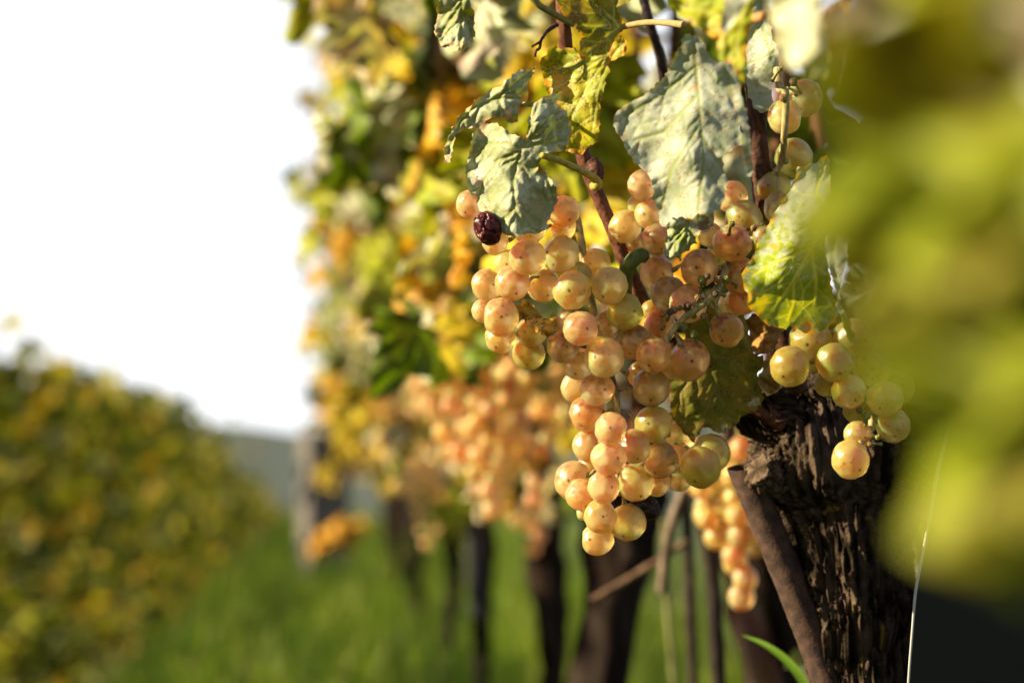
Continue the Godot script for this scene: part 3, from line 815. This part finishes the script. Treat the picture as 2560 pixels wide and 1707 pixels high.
	leaf_part(o, "N2", 0.962, [[1895, 960, -2], [1930, 980, 4], [1940, 920, 2]], [[1900, 945, 1940, 970]], with(pale, {"base": Color(0.24, 0.17, 0.04), "second": Color(0.15, 0.11, 0.02), "vein": Color(0.1, 0.05, 0.01), "rim": Color(0.50, 0.34, 0.16), "rim_w": 4.0}), M.dry, "small curled tan leaf with a bright rim")
	leaf_part(o, "Q", 1.06, [[1900, 950, 4], [2000, 900, -4]], [], with(lime, {"base": Color(0.5, 0.36, 0.01), "second": Color(0.46, 0.36, 0.01), "step": 8.0}), M.thin, "bright yellow leaf glowing behind the stump")
	for i in 170:
		var p := Vector3(rng.randf_range(0.27, 0.50), rng.randf_range(0.15, 0.62), rng.randf_range(-1.35, -1.08))
		var t := leaf_at(p - o.position, rng.randf_range(0.05, 0.085), Vector3(rng.randf_range(-1, 0.4), rng.randf_range(-0.2, 0.6), rng.randf_range(-0.2, 1)), rng.randf_range(-0.7, 0.7))
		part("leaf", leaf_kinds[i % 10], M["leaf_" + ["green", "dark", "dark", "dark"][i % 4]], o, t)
	# a thick green shoot between the two bunches
	part("shoot", tube([P(1560, 735, 0.955), P(1563, 690, 0.948), P(1575, 660, 0.945), P(1597, 640, 0.945), P(1610, 640, 0.95)], [0.0032, 0.0031, 0.0030, 0.0030, 0.0026], 16, 30, 0.12, 300.0, [Color(0.05, 0.07, 0.012), Color(0.10, 0.12, 0.025)], foot), M.stem, o, Transform3D(), "short thick green shoot between the two bunches")


func with(a: Dictionary, b: Dictionary) -> Dictionary:
	var d := a.duplicate()
	d.merge(b, true)
	return d


const KNOTS := [[0.62, 0.150, 0.42, 0.030], [0.50, 0.205, 0.40, 0.022], [0.74, 0.235, 0.3, 0.02], [0.40, 0.09, 0.3, 0.02], [0.55, 0.285, 0.35, 0.022]]    # turn, height, wide, tall

# The fissured old trunk: fibres that run along it and flow round knots, in real relief.
func trunk_mesh(pts: Array, radii: Array, origin: Vector3, steps := 430, sides := 300, knots: Array = KNOTS) -> ArrayMesh:
	var line := smooth_line(pts, steps)
	var v := PackedVector3Array()
	var c := PackedColorArray()
	var idx := PackedInt32Array()
	var run := 0.0
	for k in steps + 1:
		if k:
			run += line[k].distance_to(line[k - 1])
		var along := (line[mini(k + 1, steps)] - line[maxi(k - 1, 0)]).normalized()
		var side := (view.x - along * view.x.dot(along)).normalized()
		var other := along.cross(side)
		var f := float(k) / steps * (radii.size() - 1)
		var lo := int(f)
		var r: float = lerpf(radii[lo], radii[mini(lo + 1, radii.size() - 1)], smoothstep(0.0, 1.0, f - lo))
		var shrink := 1.0
		if k > steps - 9:
			shrink = sqrt(maxf(1.0 - pow((k - steps + 9) / 9.0, 2.0), 0.0)) if radii[radii.size() - 1] < 0.02 else 1.0
			r *= shrink
		for s in sides:
			var a := TAU * s / sides
			var turn := float(s) / sides
			var u := turn * TAU
			var w := run
			var swirl := 0.0
			var lump := 0.0
			for q in knots:
				var dx: float = wrapf(turn - q[0], -0.5, 0.5) * TAU / q[2]
				var dy: float = (run - q[1]) / q[3]
				var d := sqrt(dx * dx + dy * dy)
				var near := exp(-d * d * 0.55)
				swirl = maxf(swirl, near)
				u += near * signf(dx) * 0.30
				w += near * dy * 0.010
				lump += near * (0.35 + 0.22 * sin(d * 9.0 + 3.0 * fine.get_noise_2d(dx * 2.0, dy * 2.0))) - 0.75 * exp(-d * d * 7.0)
			var cx := cos(u) * shrink
			var cy := sin(u) * shrink
			var wob := 0.8 * fine.get_noise_3d(cx * 1.2, cy * 1.2, w * 28.0)
			var fibre := ridge.get_noise_3d(cx * 6.0 + wob, cy * 6.0 + wob, w * 13.0)
			var thin := ridge.get_noise_3d(cx * 17.0 + wob * 3.0, cy * 17.0, w * 38.0)
			var flakes := fine.get_noise_3d(cx * 7.0, cy * 7.0, w * 130.0)
			var big := fine.get_noise_3d(cos(a) * 1.3 + 5.0, sin(a) * 1.3, run * 22.0)
			var rr := r * (1.0 + 0.16 * big + 0.20 * lump) + (0.0028 * fibre + 0.0017 * thin) * shrink + 0.0010 * flakes
			v.append(line[k] + (side * cos(a) + other * sin(a)) * rr - origin)
			var t := clampf(0.5 + 0.8 * fine.get_noise_3d(cx * 6.0, cy * 6.0, w * 45.0 + 4.0) + 0.4 * flakes, 0.0, 1.0)
			var cc := Color(0.011, 0.008, 0.006).lerp(Color(0.070, 0.050, 0.035), t)
			var moss := fine.get_noise_3d(cx * 2.4 + 9.0, cy * 2.4, run * 60.0) + 0.5 * fine.get_noise_3d(cx * 9.0, cy * 9.0, run * 200.0) - 0.95
			c.append(cc.lerp(Color(0.16, 0.12, 0.02), clampf(moss * 5.0, 0.0, 0.8)))
	for k in steps:
		for s in sides:
			var a := k * sides + s
			var b := k * sides + (s + 1) % sides
			idx.append_array([a, b, a + sides, b, b + sides, a + sides])
	return build(v, idx, c)


# ---------------------------------------------------------------- grapes
# skin: base colour, blush, how strong the blush is
var SKINS := {
	"p": [Color(0.95, 0.64, 0.29), Color(0.62, 0.28, 0.11), 0.85], "y": [Color(0.94, 0.66, 0.24), Color(0.58, 0.31, 0.09), 0.35], "g": [Color(0.60, 0.49, 0.11), Color(0.42, 0.25, 0.06), 0.25],
	"t": [Color(0.64, 0.42, 0.16), Color(0.30, 0.16, 0.075), 1.0], "r": [Color(0.88, 0.49, 0.18), Color(0.42, 0.16, 0.055), 1.0],
}

func grape_mesh(r: float, kind: String, n: int, seed_: float, turn: Basis) -> ArrayMesh:
	var rows := n / 2 + 2
	var v := PackedVector3Array()
	var c := PackedColorArray()
	var idx := PackedInt32Array()
	var skin: Array = SKINS[kind]
	var base: Color = skin[0]
	var blush: Color = skin[1]
	base = base.lerp(Color(base.r * 0.9, base.g * 1.0, base.b * 0.8), fposmod(seed_ * 0.37, 1.0))
	var to_blush := (view * Vector3(-0.35 + 0.6 * sin(seed_ * 3.1), 0.75, 0.5 + 0.3 * cos(seed_ * 1.7))).normalized()
	var eye := (view * Vector3(0.45 * sin(seed_ * 5.3), -0.35 + 0.45 * cos(seed_ * 2.3), 0.8)).normalized()
	var long := 1.01 + 0.06 * sin(seed_ * 2.9)
	var many := -0.16 + 0.24 * sin(seed_ * 4.7)
	for j in rows + 1:
		var th := PI * j / rows
		for i in n:
			var ph := TAU * i / n
			var d := turn * Vector3(sin(th) * cos(ph), cos(th), sin(th) * sin(ph))
			var p := d * (1.0 + 0.035 * fine.get_noise_3d(d.x * 1.1 + seed_ * 9.0, d.y * 1.5, d.z * 1.5)) * r
			p += turn.y * turn.y.dot(p) * (long - 1.0)
			p -= turn.x * maxf(turn.x.dot(p) - r * 0.86, 0.0) * 0.7 + turn.z * maxf(-turn.z.dot(p) - r * 0.88, 0.0) * -0.7
			var dot := d.dot(eye)
			if dot > 0.99:
				p *= 1.0 - 0.015 * smoothstep(0.99, 0.999, dot)
			v.append(p)
			var q := d * 2.2 + Vector3(seed_ * 7.0, 0, 0)
			var soft := fine.get_noise_3dv(q)
			var grain := fine.get_noise_3dv(q * 4.0)
			var tiny := fine.get_noise_3dv(q * 7.0)
			var k: float = clampf((d.dot(to_blush) - 0.62 + 0.5 * soft + 0.16 * grain + 0.12 * tiny) * 1.7, 0.0, 1.0) * skin[2]
			var cc := base.lerp(blush, k)
			cc = cc.lerp(cc * 0.86, clampf(0.5 + grain, 0.0, 1.0) * 0.5)
			var speck := tiny * 0.9 + soft * 0.7 + fine.get_noise_3dv(q * 17.0) * 0.55
			cc = cc.lerp(Color(0.12, 0.045, 0.02), clampf((speck - 1.12 + many) * 6.0, 0.0, 0.8))
			if dot > 0.9955:
				cc = cc.lerp(Color(0.05, 0.02, 0.012), smoothstep(0.9955, 0.9985, dot))
			c.append(cc)
	for j in rows:
		for i in n:
			var a := j * n + i
			var b := j * n + (i + 1) % n
			idx.append_array([a, a + n, b, b, a + n, b + n])
	return build(v, idx, c)


func raisin_mesh(size: Vector3, s: float, hue: Color) -> ArrayMesh:
	var v := PackedVector3Array()
	var c := PackedColorArray()
	var idx := PackedInt32Array()
	for j in 49:
		for i in 96:
			var th := PI * j / 48.0
			var ph := TAU * i / 96.0
			var d := Vector3(sin(th) * cos(ph), cos(th), sin(th) * sin(ph))
			var w := absf(fine.get_noise_3d(d.x * 1.1 + s, d.y * 0.55, d.z * 1.1)) + 0.5 * absf(fine.get_noise_3d(d.x * 2.4 + s, d.y * 1.3 + 9.0, d.z * 2.4))
			v.append(d * size * (1.08 - 0.42 * exp(-w * 5.0) + 0.10 * fine.get_noise_3d(d.x * 0.8, d.y * 0.8 + s, d.z * 0.8)))
			c.append(hue.lerp(hue * 2.2, clampf(0.3 + 0.6 * fine.get_noise_3d(d.x * 1.6 + s, d.y * 1.6, d.z * 1.6), 0.0, 1.0)))
	for j in 48:
		for i in 96:
			var a := j * 96 + i
			var b := j * 96 + (i + 1) % 96
			idx.append_array([a, a + 96, b, b, a + 96, b + 96])
	return build(v, idx, c)


# Grapes measured in the photograph: [x, y, radius, how far back in the bunch, skin]. Depths follow from their sizes, so that no two share a place.
func hang(o: Node3D, list: Array, front: float, seed_: float, stem: Array) -> void:
	var order := range(list.size())
	order.sort_custom(func(a, b): return list[a][3] < list[b][3] if list[a][3] != list[b][3] else a < b)
	var done := []
	var line := []
	for s in stem:
		line.append(P(s[0], s[1], s[2]))
	var stalk := [Color(0.14, 0.13, 0.03), Color(0.36, 0.27, 0.13)]
	if line.size() > 1:
		var rad := []
		for i in line.size():
			rad.append(lerpf(0.0017, 0.0010, float(i) / line.size()))
		part("stem", tube(line, rad, 12, 50, 0.2, 400.0, stalk, o.position), M.stem, o)
	for i in order:
		var g: Array = list[i]
		var z: float = front + g[3] * 0.0055
		for d in done:
			var gap: float = (d[2] + g[2]) * 0.96
			var away := Vector2(d[0] - g[0], d[1] - g[1]).length()
			if away < gap:
				z = maxf(z, d[3] + sqrt(gap * gap - away * away) * front / LENS)
		z = minf(z, front + 0.085)
		done.append([g[0], g[1], g[2], z])
		var r: float = g[2] * z / LENS
		var p := P(g[0], g[1], z)
		var turn := Basis(Vector3.UP, i * 2.4) * Basis(Vector3.RIGHT, 0.6 * sin(i * 1.3))
		var m := part("grape", grape_mesh(r, g[4], 92 if g[3] < 4 else 60, seed_ + i * 1.37, turn), M.grape, o, Transform3D(Basis(), p - o.position))
		if line.size() > 1:                      # its own little stalk, up to the stem
			var best := 1e9
			var to := p
			for k in 12:
				var s := smooth_line(line, 12)[k]
				if s.distance_to(p) < best and s.y > p.y - 0.004:
					best = s.distance_to(p)
					to = s
			if best < 0.05:
				var dir := (to - p).normalized()
				var a := p + dir * r * 0.93
				var to2 := a + (to - a).limit_length(0.007) + view * Vector3(0, 0.001, -0.003)
				part("pedicel", tube([a - p, a - p + dir * 0.0015, (a + to2) * 0.5 - p + Vector3(0, 0.0006, 0), to2 - p], [0.0014, 0.0009, 0.0006, 0.0006], 7, 10, 0.35, 700.0, stalk, Vector3.ZERO), M.stem, m)


func bunches() -> void:
	var at := P(1400, 560, 0.965)
	var o := thing("grape_bunch", "large sharp bunch of pinkish grapes hanging in the middle below the two-lobed leaf", "grape bunch", at, "bunches on the near vine")
	hang(o, MAIN_GRAPES, 0.925, 1.0, [[1440, 540, 0.962], [1452, 600, 0.958], [1465, 680, 0.958], [1480, 760, 0.957], [1500, 860, 0.957], [1535, 960, 0.955], [1545, 1030, 0.953], [1545, 1120, 0.952], [1545, 1240, 0.95]])
	part("raisin", raisin_mesh(Vector3(0.0050, 0.0062, 0.005), 2.0, Color(0.035, 0.006, 0.006)), M.raisin, o, Transform3D(Basis(view.z, 0.4), P(1220, 570, 0.924) - at), "shrivelled dark red grape")
	part("raisin", raisin_mesh(Vector3(0.0062, 0.0050, 0.005), 7.0, Color(0.012, 0.006, 0.005)), M.raisin, o, Transform3D(Basis(view.z, -0.5), P(1612, 1268, 0.957) - at), "shrivelled black grape at the bottom of the bunch")
	var p := blade("P", 0.930, [[1290, 780, 0], [1340, 820, -4], [1380, 820, 2], [1320, 770, 4], [1375, 790, 5]], [[1275, 770, 1330, 810, 1385, 820]], {"base": Color(0.48, 0.31, 0.04), "second": Color(0.30, 0.18, 0.025), "vein": Color(0.5, 0.4, 0.2), "rim": Color(0.46, 0.30, 0.06), "rim_w": 5.0, "pucker": 2.0, "step": 3.5, "specks": 0.3, "spot": Color(0.05, 0.02, 0.01)}, P(1330, 800, 0.93))
	var dry := part("dry_leaf", p, M.dry, self, Transform3D(Basis(), P(1330, 800, 0.93)))
	number(dry, "dry_leaf")
	tag(dry, "small rolled dead yellow brown leaf caught between grapes on the left", "leaf")

	at = P(1800, 640, 0.97)
	o = thing("grape_bunch", "bunch of tan and pink grapes right of the red cane under the broad pale leaf", "grape bunch", at, "bunches on the near vine")
	hang(o, MIDDLE_GRAPES, 0.930, 57.0, [[1830, 560, 0.966], [1825, 640, 0.95], [1805, 700, 0.936], [1775, 745, 0.93], [1735, 778, 0.928], [1700, 805, 0.929], [1668, 850, 0.93]])
	nubs(o, [[1815, 700], [1795, 700], [1770, 690], [1755, 700], [1745, 745], [1720, 765], [1700, 770], [1685, 775], [1675, 780], [1735, 835], [1760, 790], [1790, 735], [1830, 560], [1885, 570], [1880, 660], [1735, 790]], 0.929)

	at = P(2140, 850, 0.95)
	o = thing("grape_bunch", "bunch of dull green grapes hanging in front of the stump at the right", "grape bunch", at, "bunches on the near vine")
	hang(o, RIGHT_GRAPES, 0.912, 91.0, [[2110, 800, 0.945], [2125, 880, 0.945], [2160, 980, 0.94], [2180, 1050, 0.935], [2172, 1085, 0.93], [2150, 1110, 0.925]])
	nubs(o, [[2196, 1093], [2176, 1112], [2150, 1025], [2168, 1040]], 0.925)

	at = P(1990, 200, 0.96)
	o = thing("grape_bunch", "few yellow grapes on a green stem at the upper right beside the pale cane", "grape bunch", at, "bunches on the near vine")
	hang(o, TOP_GRAPES, 0.945, 131.0, [[1945, 170, 0.955], [1950, 220, 0.952], [1965, 235, 0.948], [1962, 330, 0.95], [1955, 400, 0.962], [1940, 430, 0.965]])
	nubs(o, [[1952, 172], [1960, 245], [1985, 205]], 0.948)
	row_bunches()


func nubs(o: Node3D, list: Array, z: float) -> void:         # berries that never grew, on thin stalks along the stem
	for i in list.size():
		var p := P(list[i][0], list[i][1], z - 0.001 * (i % 3))
		var n := part("small_berry", raisin_mesh(Vector3.ONE * rng.randf_range(0.0010, 0.0017), i * 3.0, [Color(0.10, 0.10, 0.02), Color(0.14, 0.08, 0.03), Color(0.05, 0.03, 0.015)][i % 3]), M.stem, o, Transform3D(Basis(), p - o.position))
		var d := (view * Vector3(rng.randf_range(-0.6, 0.9), rng.randf_range(-0.8, 0.2), -0.6)).normalized()
		part("pedicel", tube([Vector3.ZERO, d * 0.003, d * 0.006 + Vector3(0, -0.0006, 0)], [0.0005, 0.0005, 0.0008], 7, 8, 0.2, 600.0, [Color(0.10, 0.10, 0.02), Color(0.2, 0.17, 0.05)]), M.stem, n)


# Bunches farther down the row: [x, y, depth, long in m, wide in m, grapes, label]
func row_bunches() -> void:
	var kinds: Array[ArrayMesh] = []
	for i in 12:
		kinds.append(grape_mesh(1.0, ["y", "p", "y", "y", "p", "y", "y", "r", "y", "p", "g", "y"][i], 24, 200.0 + i * 3.1, Basis(Vector3.UP, i)))
	var spots := [
		[1852, 1325, 1.40, 0.095, 0.028, 46, "long blurred orange bunch hanging left of the rusty stake"],
		[1225, 1060, 1.85, 0.135, 0.038, 58, "blurred orange bunch behind and left of the sharp bunch"],
		[1142, 850, 2.0, 0.10, 0.036, 30, "blurred peach bunch high in the row, left of the sharp grapes"],
		[1340, 1088, 1.95, 0.11, 0.036, 36, "blurred dim yellow bunch in shade behind the sharp bunch"],
		[996, 1104, 2.7, 0.12, 0.034, 34, "blurred yellow bunch in the row above the grey stake's left"],
		[1219, 1186, 1.9, 0.09, 0.035, 34, "blurred bright orange bunch at the bottom of the leaves, left of the sharp bunch"],
		[1061, 1240, 3.0, 0.13, 0.034, 34, "blurred tan bunch hanging lowest at the left of the row"],
		[1338, 1317, 2.4, 0.05, 0.022, 7, "small blurred yellow bunch above the slim dark trunk"],
		[1100, 1000, 2.4, 0.11, 0.032, 30, "blurred amber bunch deep in the row at left"],
		[1020, 900, 2.9, 0.12, 0.034, 28, "blurred pale bunch at the left face of the row"],
	]
	for s in spots:
		var top := P(s[0], s[1], s[2])
		top.y += s[3] * 0.5
		var o := thing("grape_bunch", s[6], "grape bunch", top, "bunches along the row")
		part("stem", tube([Vector3(0, 0.03, 0), Vector3.ZERO, Vector3(0, -s[3] * 0.9, 0)], [0.002, 0.002, 0.001], 7, 8, 0.1, 300.0, [Color(0.10, 0.10, 0.02), Color(0.20, 0.17, 0.05)]), M.stem, o)
		var put := []
		var tries := 0
		while put.size() < s[5] and tries < 4000:
			tries += 1
			var t := rng.randf()
			var wide: float = s[4] * (0.55 + 0.6 * sin(PI * minf(t + 0.28, 1.0)) - 0.45 * t)
			var a := rng.randf() * TAU
			var rr := wide * sqrt(rng.randf_range(0.1, 1.0))
			var p := Vector3(cos(a) * rr, -t * s[3], sin(a) * rr)
			var free := true
			for q in put:
				if p.distance_to(q) < 0.0125:
					free = false
					break
			if free:
				put.append(p)
		for p in put:
			part("grape", kinds[rng.randi() % 12], M.grape, o, Transform3D(Basis.from_scale(Vector3.ONE * rng.randf_range(0.0066, 0.0078)), p))


# ---------------------------------------------------------------- small things
func small_things() -> void:
	# rusty pipe stake beside the stump
	var a := P(1858, 1168, 1.0)
	var b := P(2080, 1800, 1.005)
	var foot := a + (b - a) * 1.8
	var st := part("metal_stake", pipe(a, foot, 0.0066, 0.0054), M.rust, self, Transform3D(Basis(), foot))
	number(st, "metal_stake")
	tag(st, "rusty brown metal pipe stake leaning at the left of the old stump", "stake")
	# dark sheet with a pale cut edge
	var line := [[2398, 960], [2395, 993], [2378, 1061], [2349, 1162], [2330, 1269], [2311, 1370], [2291, 1472], [2282, 1573], [2272, 1707], [2266, 1850], [2262, 2100]]
	var v := PackedVector3Array()
	var idx := PackedInt32Array()
	var edge := []
	for q in line:
		edge.append(P(q[0], q[1], 0.945))
	var sl := smooth_line(edge, 60)
	var n := 14
	for k in 61:
		for i in n:
			var t := float(i) / (n - 1)
			v.append(sl[k] + view * Vector3(0.115 * t, 0.0, -0.012 * sin(t * 3.4) - 0.008 * t + 0.002 * sin(t * 9.0)))
	for k in 60:
		for i in n - 1:
			var p := k * n + i
			idx.append_array([p, p + 1, p + n, p + 1, p + n + 1, p + n])
	var mid: Vector3 = edge[8]
	for k in v.size():
		v[k] -= mid
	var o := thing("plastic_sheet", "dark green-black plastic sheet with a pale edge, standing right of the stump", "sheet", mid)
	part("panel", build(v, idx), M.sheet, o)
	part("edge", tube(edge, [0.0004, 0.0006, 0.0008, 0.0008, 0.0007, 0.0006, 0.0006, 0.0005, 0.0005, 0.0005, 0.0005], 10, 60, 0.05, 200.0, [], mid), M.edge, o)
	# stone post at the end of the row
	var pb := P(808, 1360, 7.6)
	pb.y = ground_at(pb.x, pb.z)
	var sb := BoxMesh.new()
	var post := part("stone_post", post_mesh(0.135, 0.56), post_mat(), self, Transform3D(Basis(Vector3.UP, 0.3), pb))
	number(post, "stone_post")
	tag(post, "square grey stone post with a flat top standing in the grass at the row's end", "post")
	# stakes and sticks in the row
	var sticks := [
		[[1165, 1190, 3.3], [1178, 1330, 3.3], [1190, 1540, 3.3], 0.010, Color(0.03, 0.03, 0.03), "metal_post", "dark grey metal post standing in the grass behind the row", "post"],
		[[1712, 1180, 1.60], [1722, 1400, 1.60], [1735, 1760, 1.60], 0.0036, Color(0.03, 0.021, 0.018), "wooden_stake", "thin dark wooden stake upright left of the long blurred bunch", "stake"],
		[[1480, 1500, 1.55], [1600, 1430, 1.55], [1722, 1352, 1.55], 0.0022, Color(0.12, 0.075, 0.045), "pruned_cane", "thin brown pruned cane lying slantwise across the dark trunk", "cane"],
		[[1725, 1190, 1.5], [1675, 1330, 1.52], [1655, 1480, 1.54], 0.0035, Color(0.16, 0.12, 0.09), "dry_shoot", "pale dry shoot slanting down left of the thin stake", "cane"],
		[[1735, 1210, 1.42], [1780, 1420, 1.42], [1800, 1760, 1.42], 0.0045, Color(0.022, 0.016, 0.014), "wooden_stake", "dark brown stake beside the grey-brown trunk", "stake"],
		[[1660, 1300, 1.7], [1668, 1500, 1.7], [1690, 1760, 1.7], 0.0025, Color(0.13, 0.13, 0.05), "grass_stalk", "pale green dry grass stalk rising between the trunks", "grass"],
	]
	for s in sticks:
		var p0 := P(s[0][0], s[0][1], s[0][2])
		var p1 := P(s[1][0], s[1][1], s[1][2])
		var p2 := P(s[2][0], s[2][1], s[2][2])
		var c: Color = s[4]
		var t := part(s[5], tube([p0, p1, p2], [s[3], s[3], s[3] * 0.95], 10, 30, 0.15, 90.0, [c * 0.7, c * 1.4], p2), M.cane, self, Transform3D(Basis(), p2))
		number(t, s[5])
		tag(t, s[6], s[7])
	# a single sharp blade of grass at the stake's foot
	var g0 := P(1850, 1585, 1.12)
	part("grass_blade", ribbon([P(2040, 1760, 1.08), P(1985, 1670, 1.10), P(1920, 1615, 1.11), g0], 0.0026), grass_mat(), get_node("grass"), Transform3D(), "single bright green blade arching beside the foot of the rusty stake")


func grass_mat() -> StandardMaterial3D:
	var m := mat("grass blade", col(0.10, 0.19, 0.015), 0.45)
	m.backlight_enabled = true
	m.backlight = Color(0.7, 0.9, 0.1)
	return m


func ribbon(pts: Array, w: float) -> ArrayMesh:
	var line := smooth_line(pts, 30)
	var v := PackedVector3Array()
	var idx := PackedInt32Array()
	for k in 31:
		var d := (line[mini(k + 1, 30)] - line[maxi(k - 1, 0)]).normalized()
		var s := d.cross(view.z + Vector3(0.3, 0.4, 0)).normalized() * w * (1.0 - pow(k / 30.0, 2.0))
		v.append_array([line[k] - s, line[k] + view.z * -0.0012, line[k] + s])
	for k in 30:
		var p := k * 3
		idx.append_array([p, p + 1, p + 3, p + 1, p + 4, p + 3, p + 1, p + 2, p + 4, p + 2, p + 5, p + 4])
	return build(v, idx)


func pipe(a: Vector3, b: Vector3, r: float, inner: float) -> ArrayMesh:      # a hollow pipe, its top cut and a little crushed
	var d := (b - a).normalized()
	var s := (view.x - d * view.x.dot(d)).normalized()
	var t := d.cross(s)
	var v := PackedVector3Array()
	var c := PackedColorArray()
	var idx := PackedInt32Array()
	var rows := 120
	var n := 40
	for k in rows + 4:
		var h := clampf((k - 3.0) / rows, 0.0, 1.0)
		var rr: float = [inner, inner, r * 0.97][k] if k < 3 else r
		for i in n:
			var q := TAU * i / n
			var squash := 1.0 - 0.18 * exp(-h * 30.0)
			var p := a.lerp(b, h) + (d * 0.03 if k == 0 else Vector3.ZERO) + s * cos(q) * rr + t * sin(q) * rr * squash + s * 0.004 * sin(h * 3.0)
			p += (s * cos(q) + t * sin(q)) * 0.00016 * fine.get_noise_3dv(p * 240.0)
			if k < 4:
				p += d * 0.0016 * sin(q + 1.0)
			v.append(p - b)
			c.append(Color(0.036, 0.026, 0.022).lerp(Color(0.072, 0.044, 0.032), clampf(0.5 + 0.8 * fine.get_noise_3dv(p * 160.0) + 0.4 * fine.get_noise_3dv(p * 900.0), 0.0, 1.0)))
	for k in rows + 3:
		for i in n:
			var p := k * n + i
			var q := k * n + (i + 1) % n
			idx.append_array([p, p + n, q, q, p + n, q + n])
	return build(v, idx, c)


func post_mesh(w: float, h: float) -> ArrayMesh:
	var st := SurfaceTool.new()
	var b := BoxMesh.new()
	b.size = Vector3(w, h, w)
	b.subdivide_height = 24
	b.subdivide_width = 8
	b.subdivide_depth = 8
	var arr := b.get_mesh_arrays()
	var v: PackedVector3Array = arr[Mesh.ARRAY_VERTEX]
	for i in v.size():
		var p := v[i]
		var e := maxf(absf(p.x), absf(p.z)) / (w * 0.5)
		p += Vector3(p.x, 0, p.z).normalized() * 0.005 * fine.get_noise_3dv(p * 25.0)
		if absf(p.x) > w * 0.49 and absf(p.z) > w * 0.49:
			p.x *= 0.95
			p.z *= 0.95
		if p.y > h * 0.49:
			p.y += 0.008 * fine.get_noise_2d(p.x * 20.0, p.z * 20.0) - 0.006 * e
		v[i] = p + Vector3(0, h * 0.5 - 0.05, 0)
	return build(v, arr[Mesh.ARRAY_INDEX])


func post_mat() -> StandardMaterial3D:
	var m := mat("weathered stone", col(0.11, 0.10, 0.09), 0.9)
	relief(m, noise_map(0.02, 5, 512, 12), 0.6, 5.0)
	return m


# ---------------------------------------------------------------- a shoot that hangs close to the lens
func lens_side_shoot() -> void:
	var at := P(2900, -400, 0.36)
	var o := thing("vine_shoot", "leafy vine shoot hanging close to the lens, all blurred yellow green, at the right edge", "vine shoot", at)
	part("cane", tube([P(2500, -900, 0.36), P(2800, -300, 0.36), P(3000, 600, 0.34), P(2950, 1500, 0.33)], [0.003, 0.003, 0.003, 0.002], 12, 40, 0.1, 200.0, [Color(0.12, 0.08, 0.03), Color(0.2, 0.13, 0.06)], at), M.cane, o)
	# [x, y of the stalk, depth, long, face towards, spin, tone]
	var leaves := [
		[2660, -330, 0.29, 0.060, Vector3(-0.7, 0.2, 0.7), 0.3, "lime"], [2540, -160, 0.31, 0.052, Vector3(-0.6, 0.1, 0.7), -0.2, "lime"], [2740, 120, 0.27, 0.046, Vector3(-0.8, 0.3, 0.6), 0.5, "silver"],
		[2550, 260, 0.30, 0.054, Vector3(0.4, 0.1, 0.8), 0.1, "olive"], [2620, 560, 0.27, 0.050, Vector3(-0.6, 0.4, 0.7), -0.4, "olive"], [2320, 10, 0.37, 0.050, Vector3(-0.8, 0.2, 0.5), 0.2, "silver"],
		[2660, 330, 0.25, 0.046, Vector3(-0.3, 0.1, 0.9), 0.2, "olive"], [2480, 500, 0.31, 0.040, Vector3(0.4, 0.1, 0.8), -0.3, "olive"], [2770, 820, 0.25, 0.052, Vector3(-0.3, 0.2, 0.9), 0.3, "olive"],
	]
	for l in leaves:
		var p := P(l[0], l[1], l[2])
		part("leaf", leaf_kinds[int(l[0]) % 10], M["leaf_" + l[6]], o, leaf_at(p - at, l[3], view * l[4], l[5]))
	leaf_part(o, "J", 0.60, [[1930, 100, 5], [2050, 100, -5], [2050, 300, 0]], [], {"base": Color(0.46, 0.45, 0.32), "second": Color(0.36, 0.38, 0.22), "vein": Color(0.4, 0.4, 0.2), "rim": Color(0.4, 0.4, 0.1), "step": 9.0}, M.pale, "pale blurred leaf hanging at the upper right")
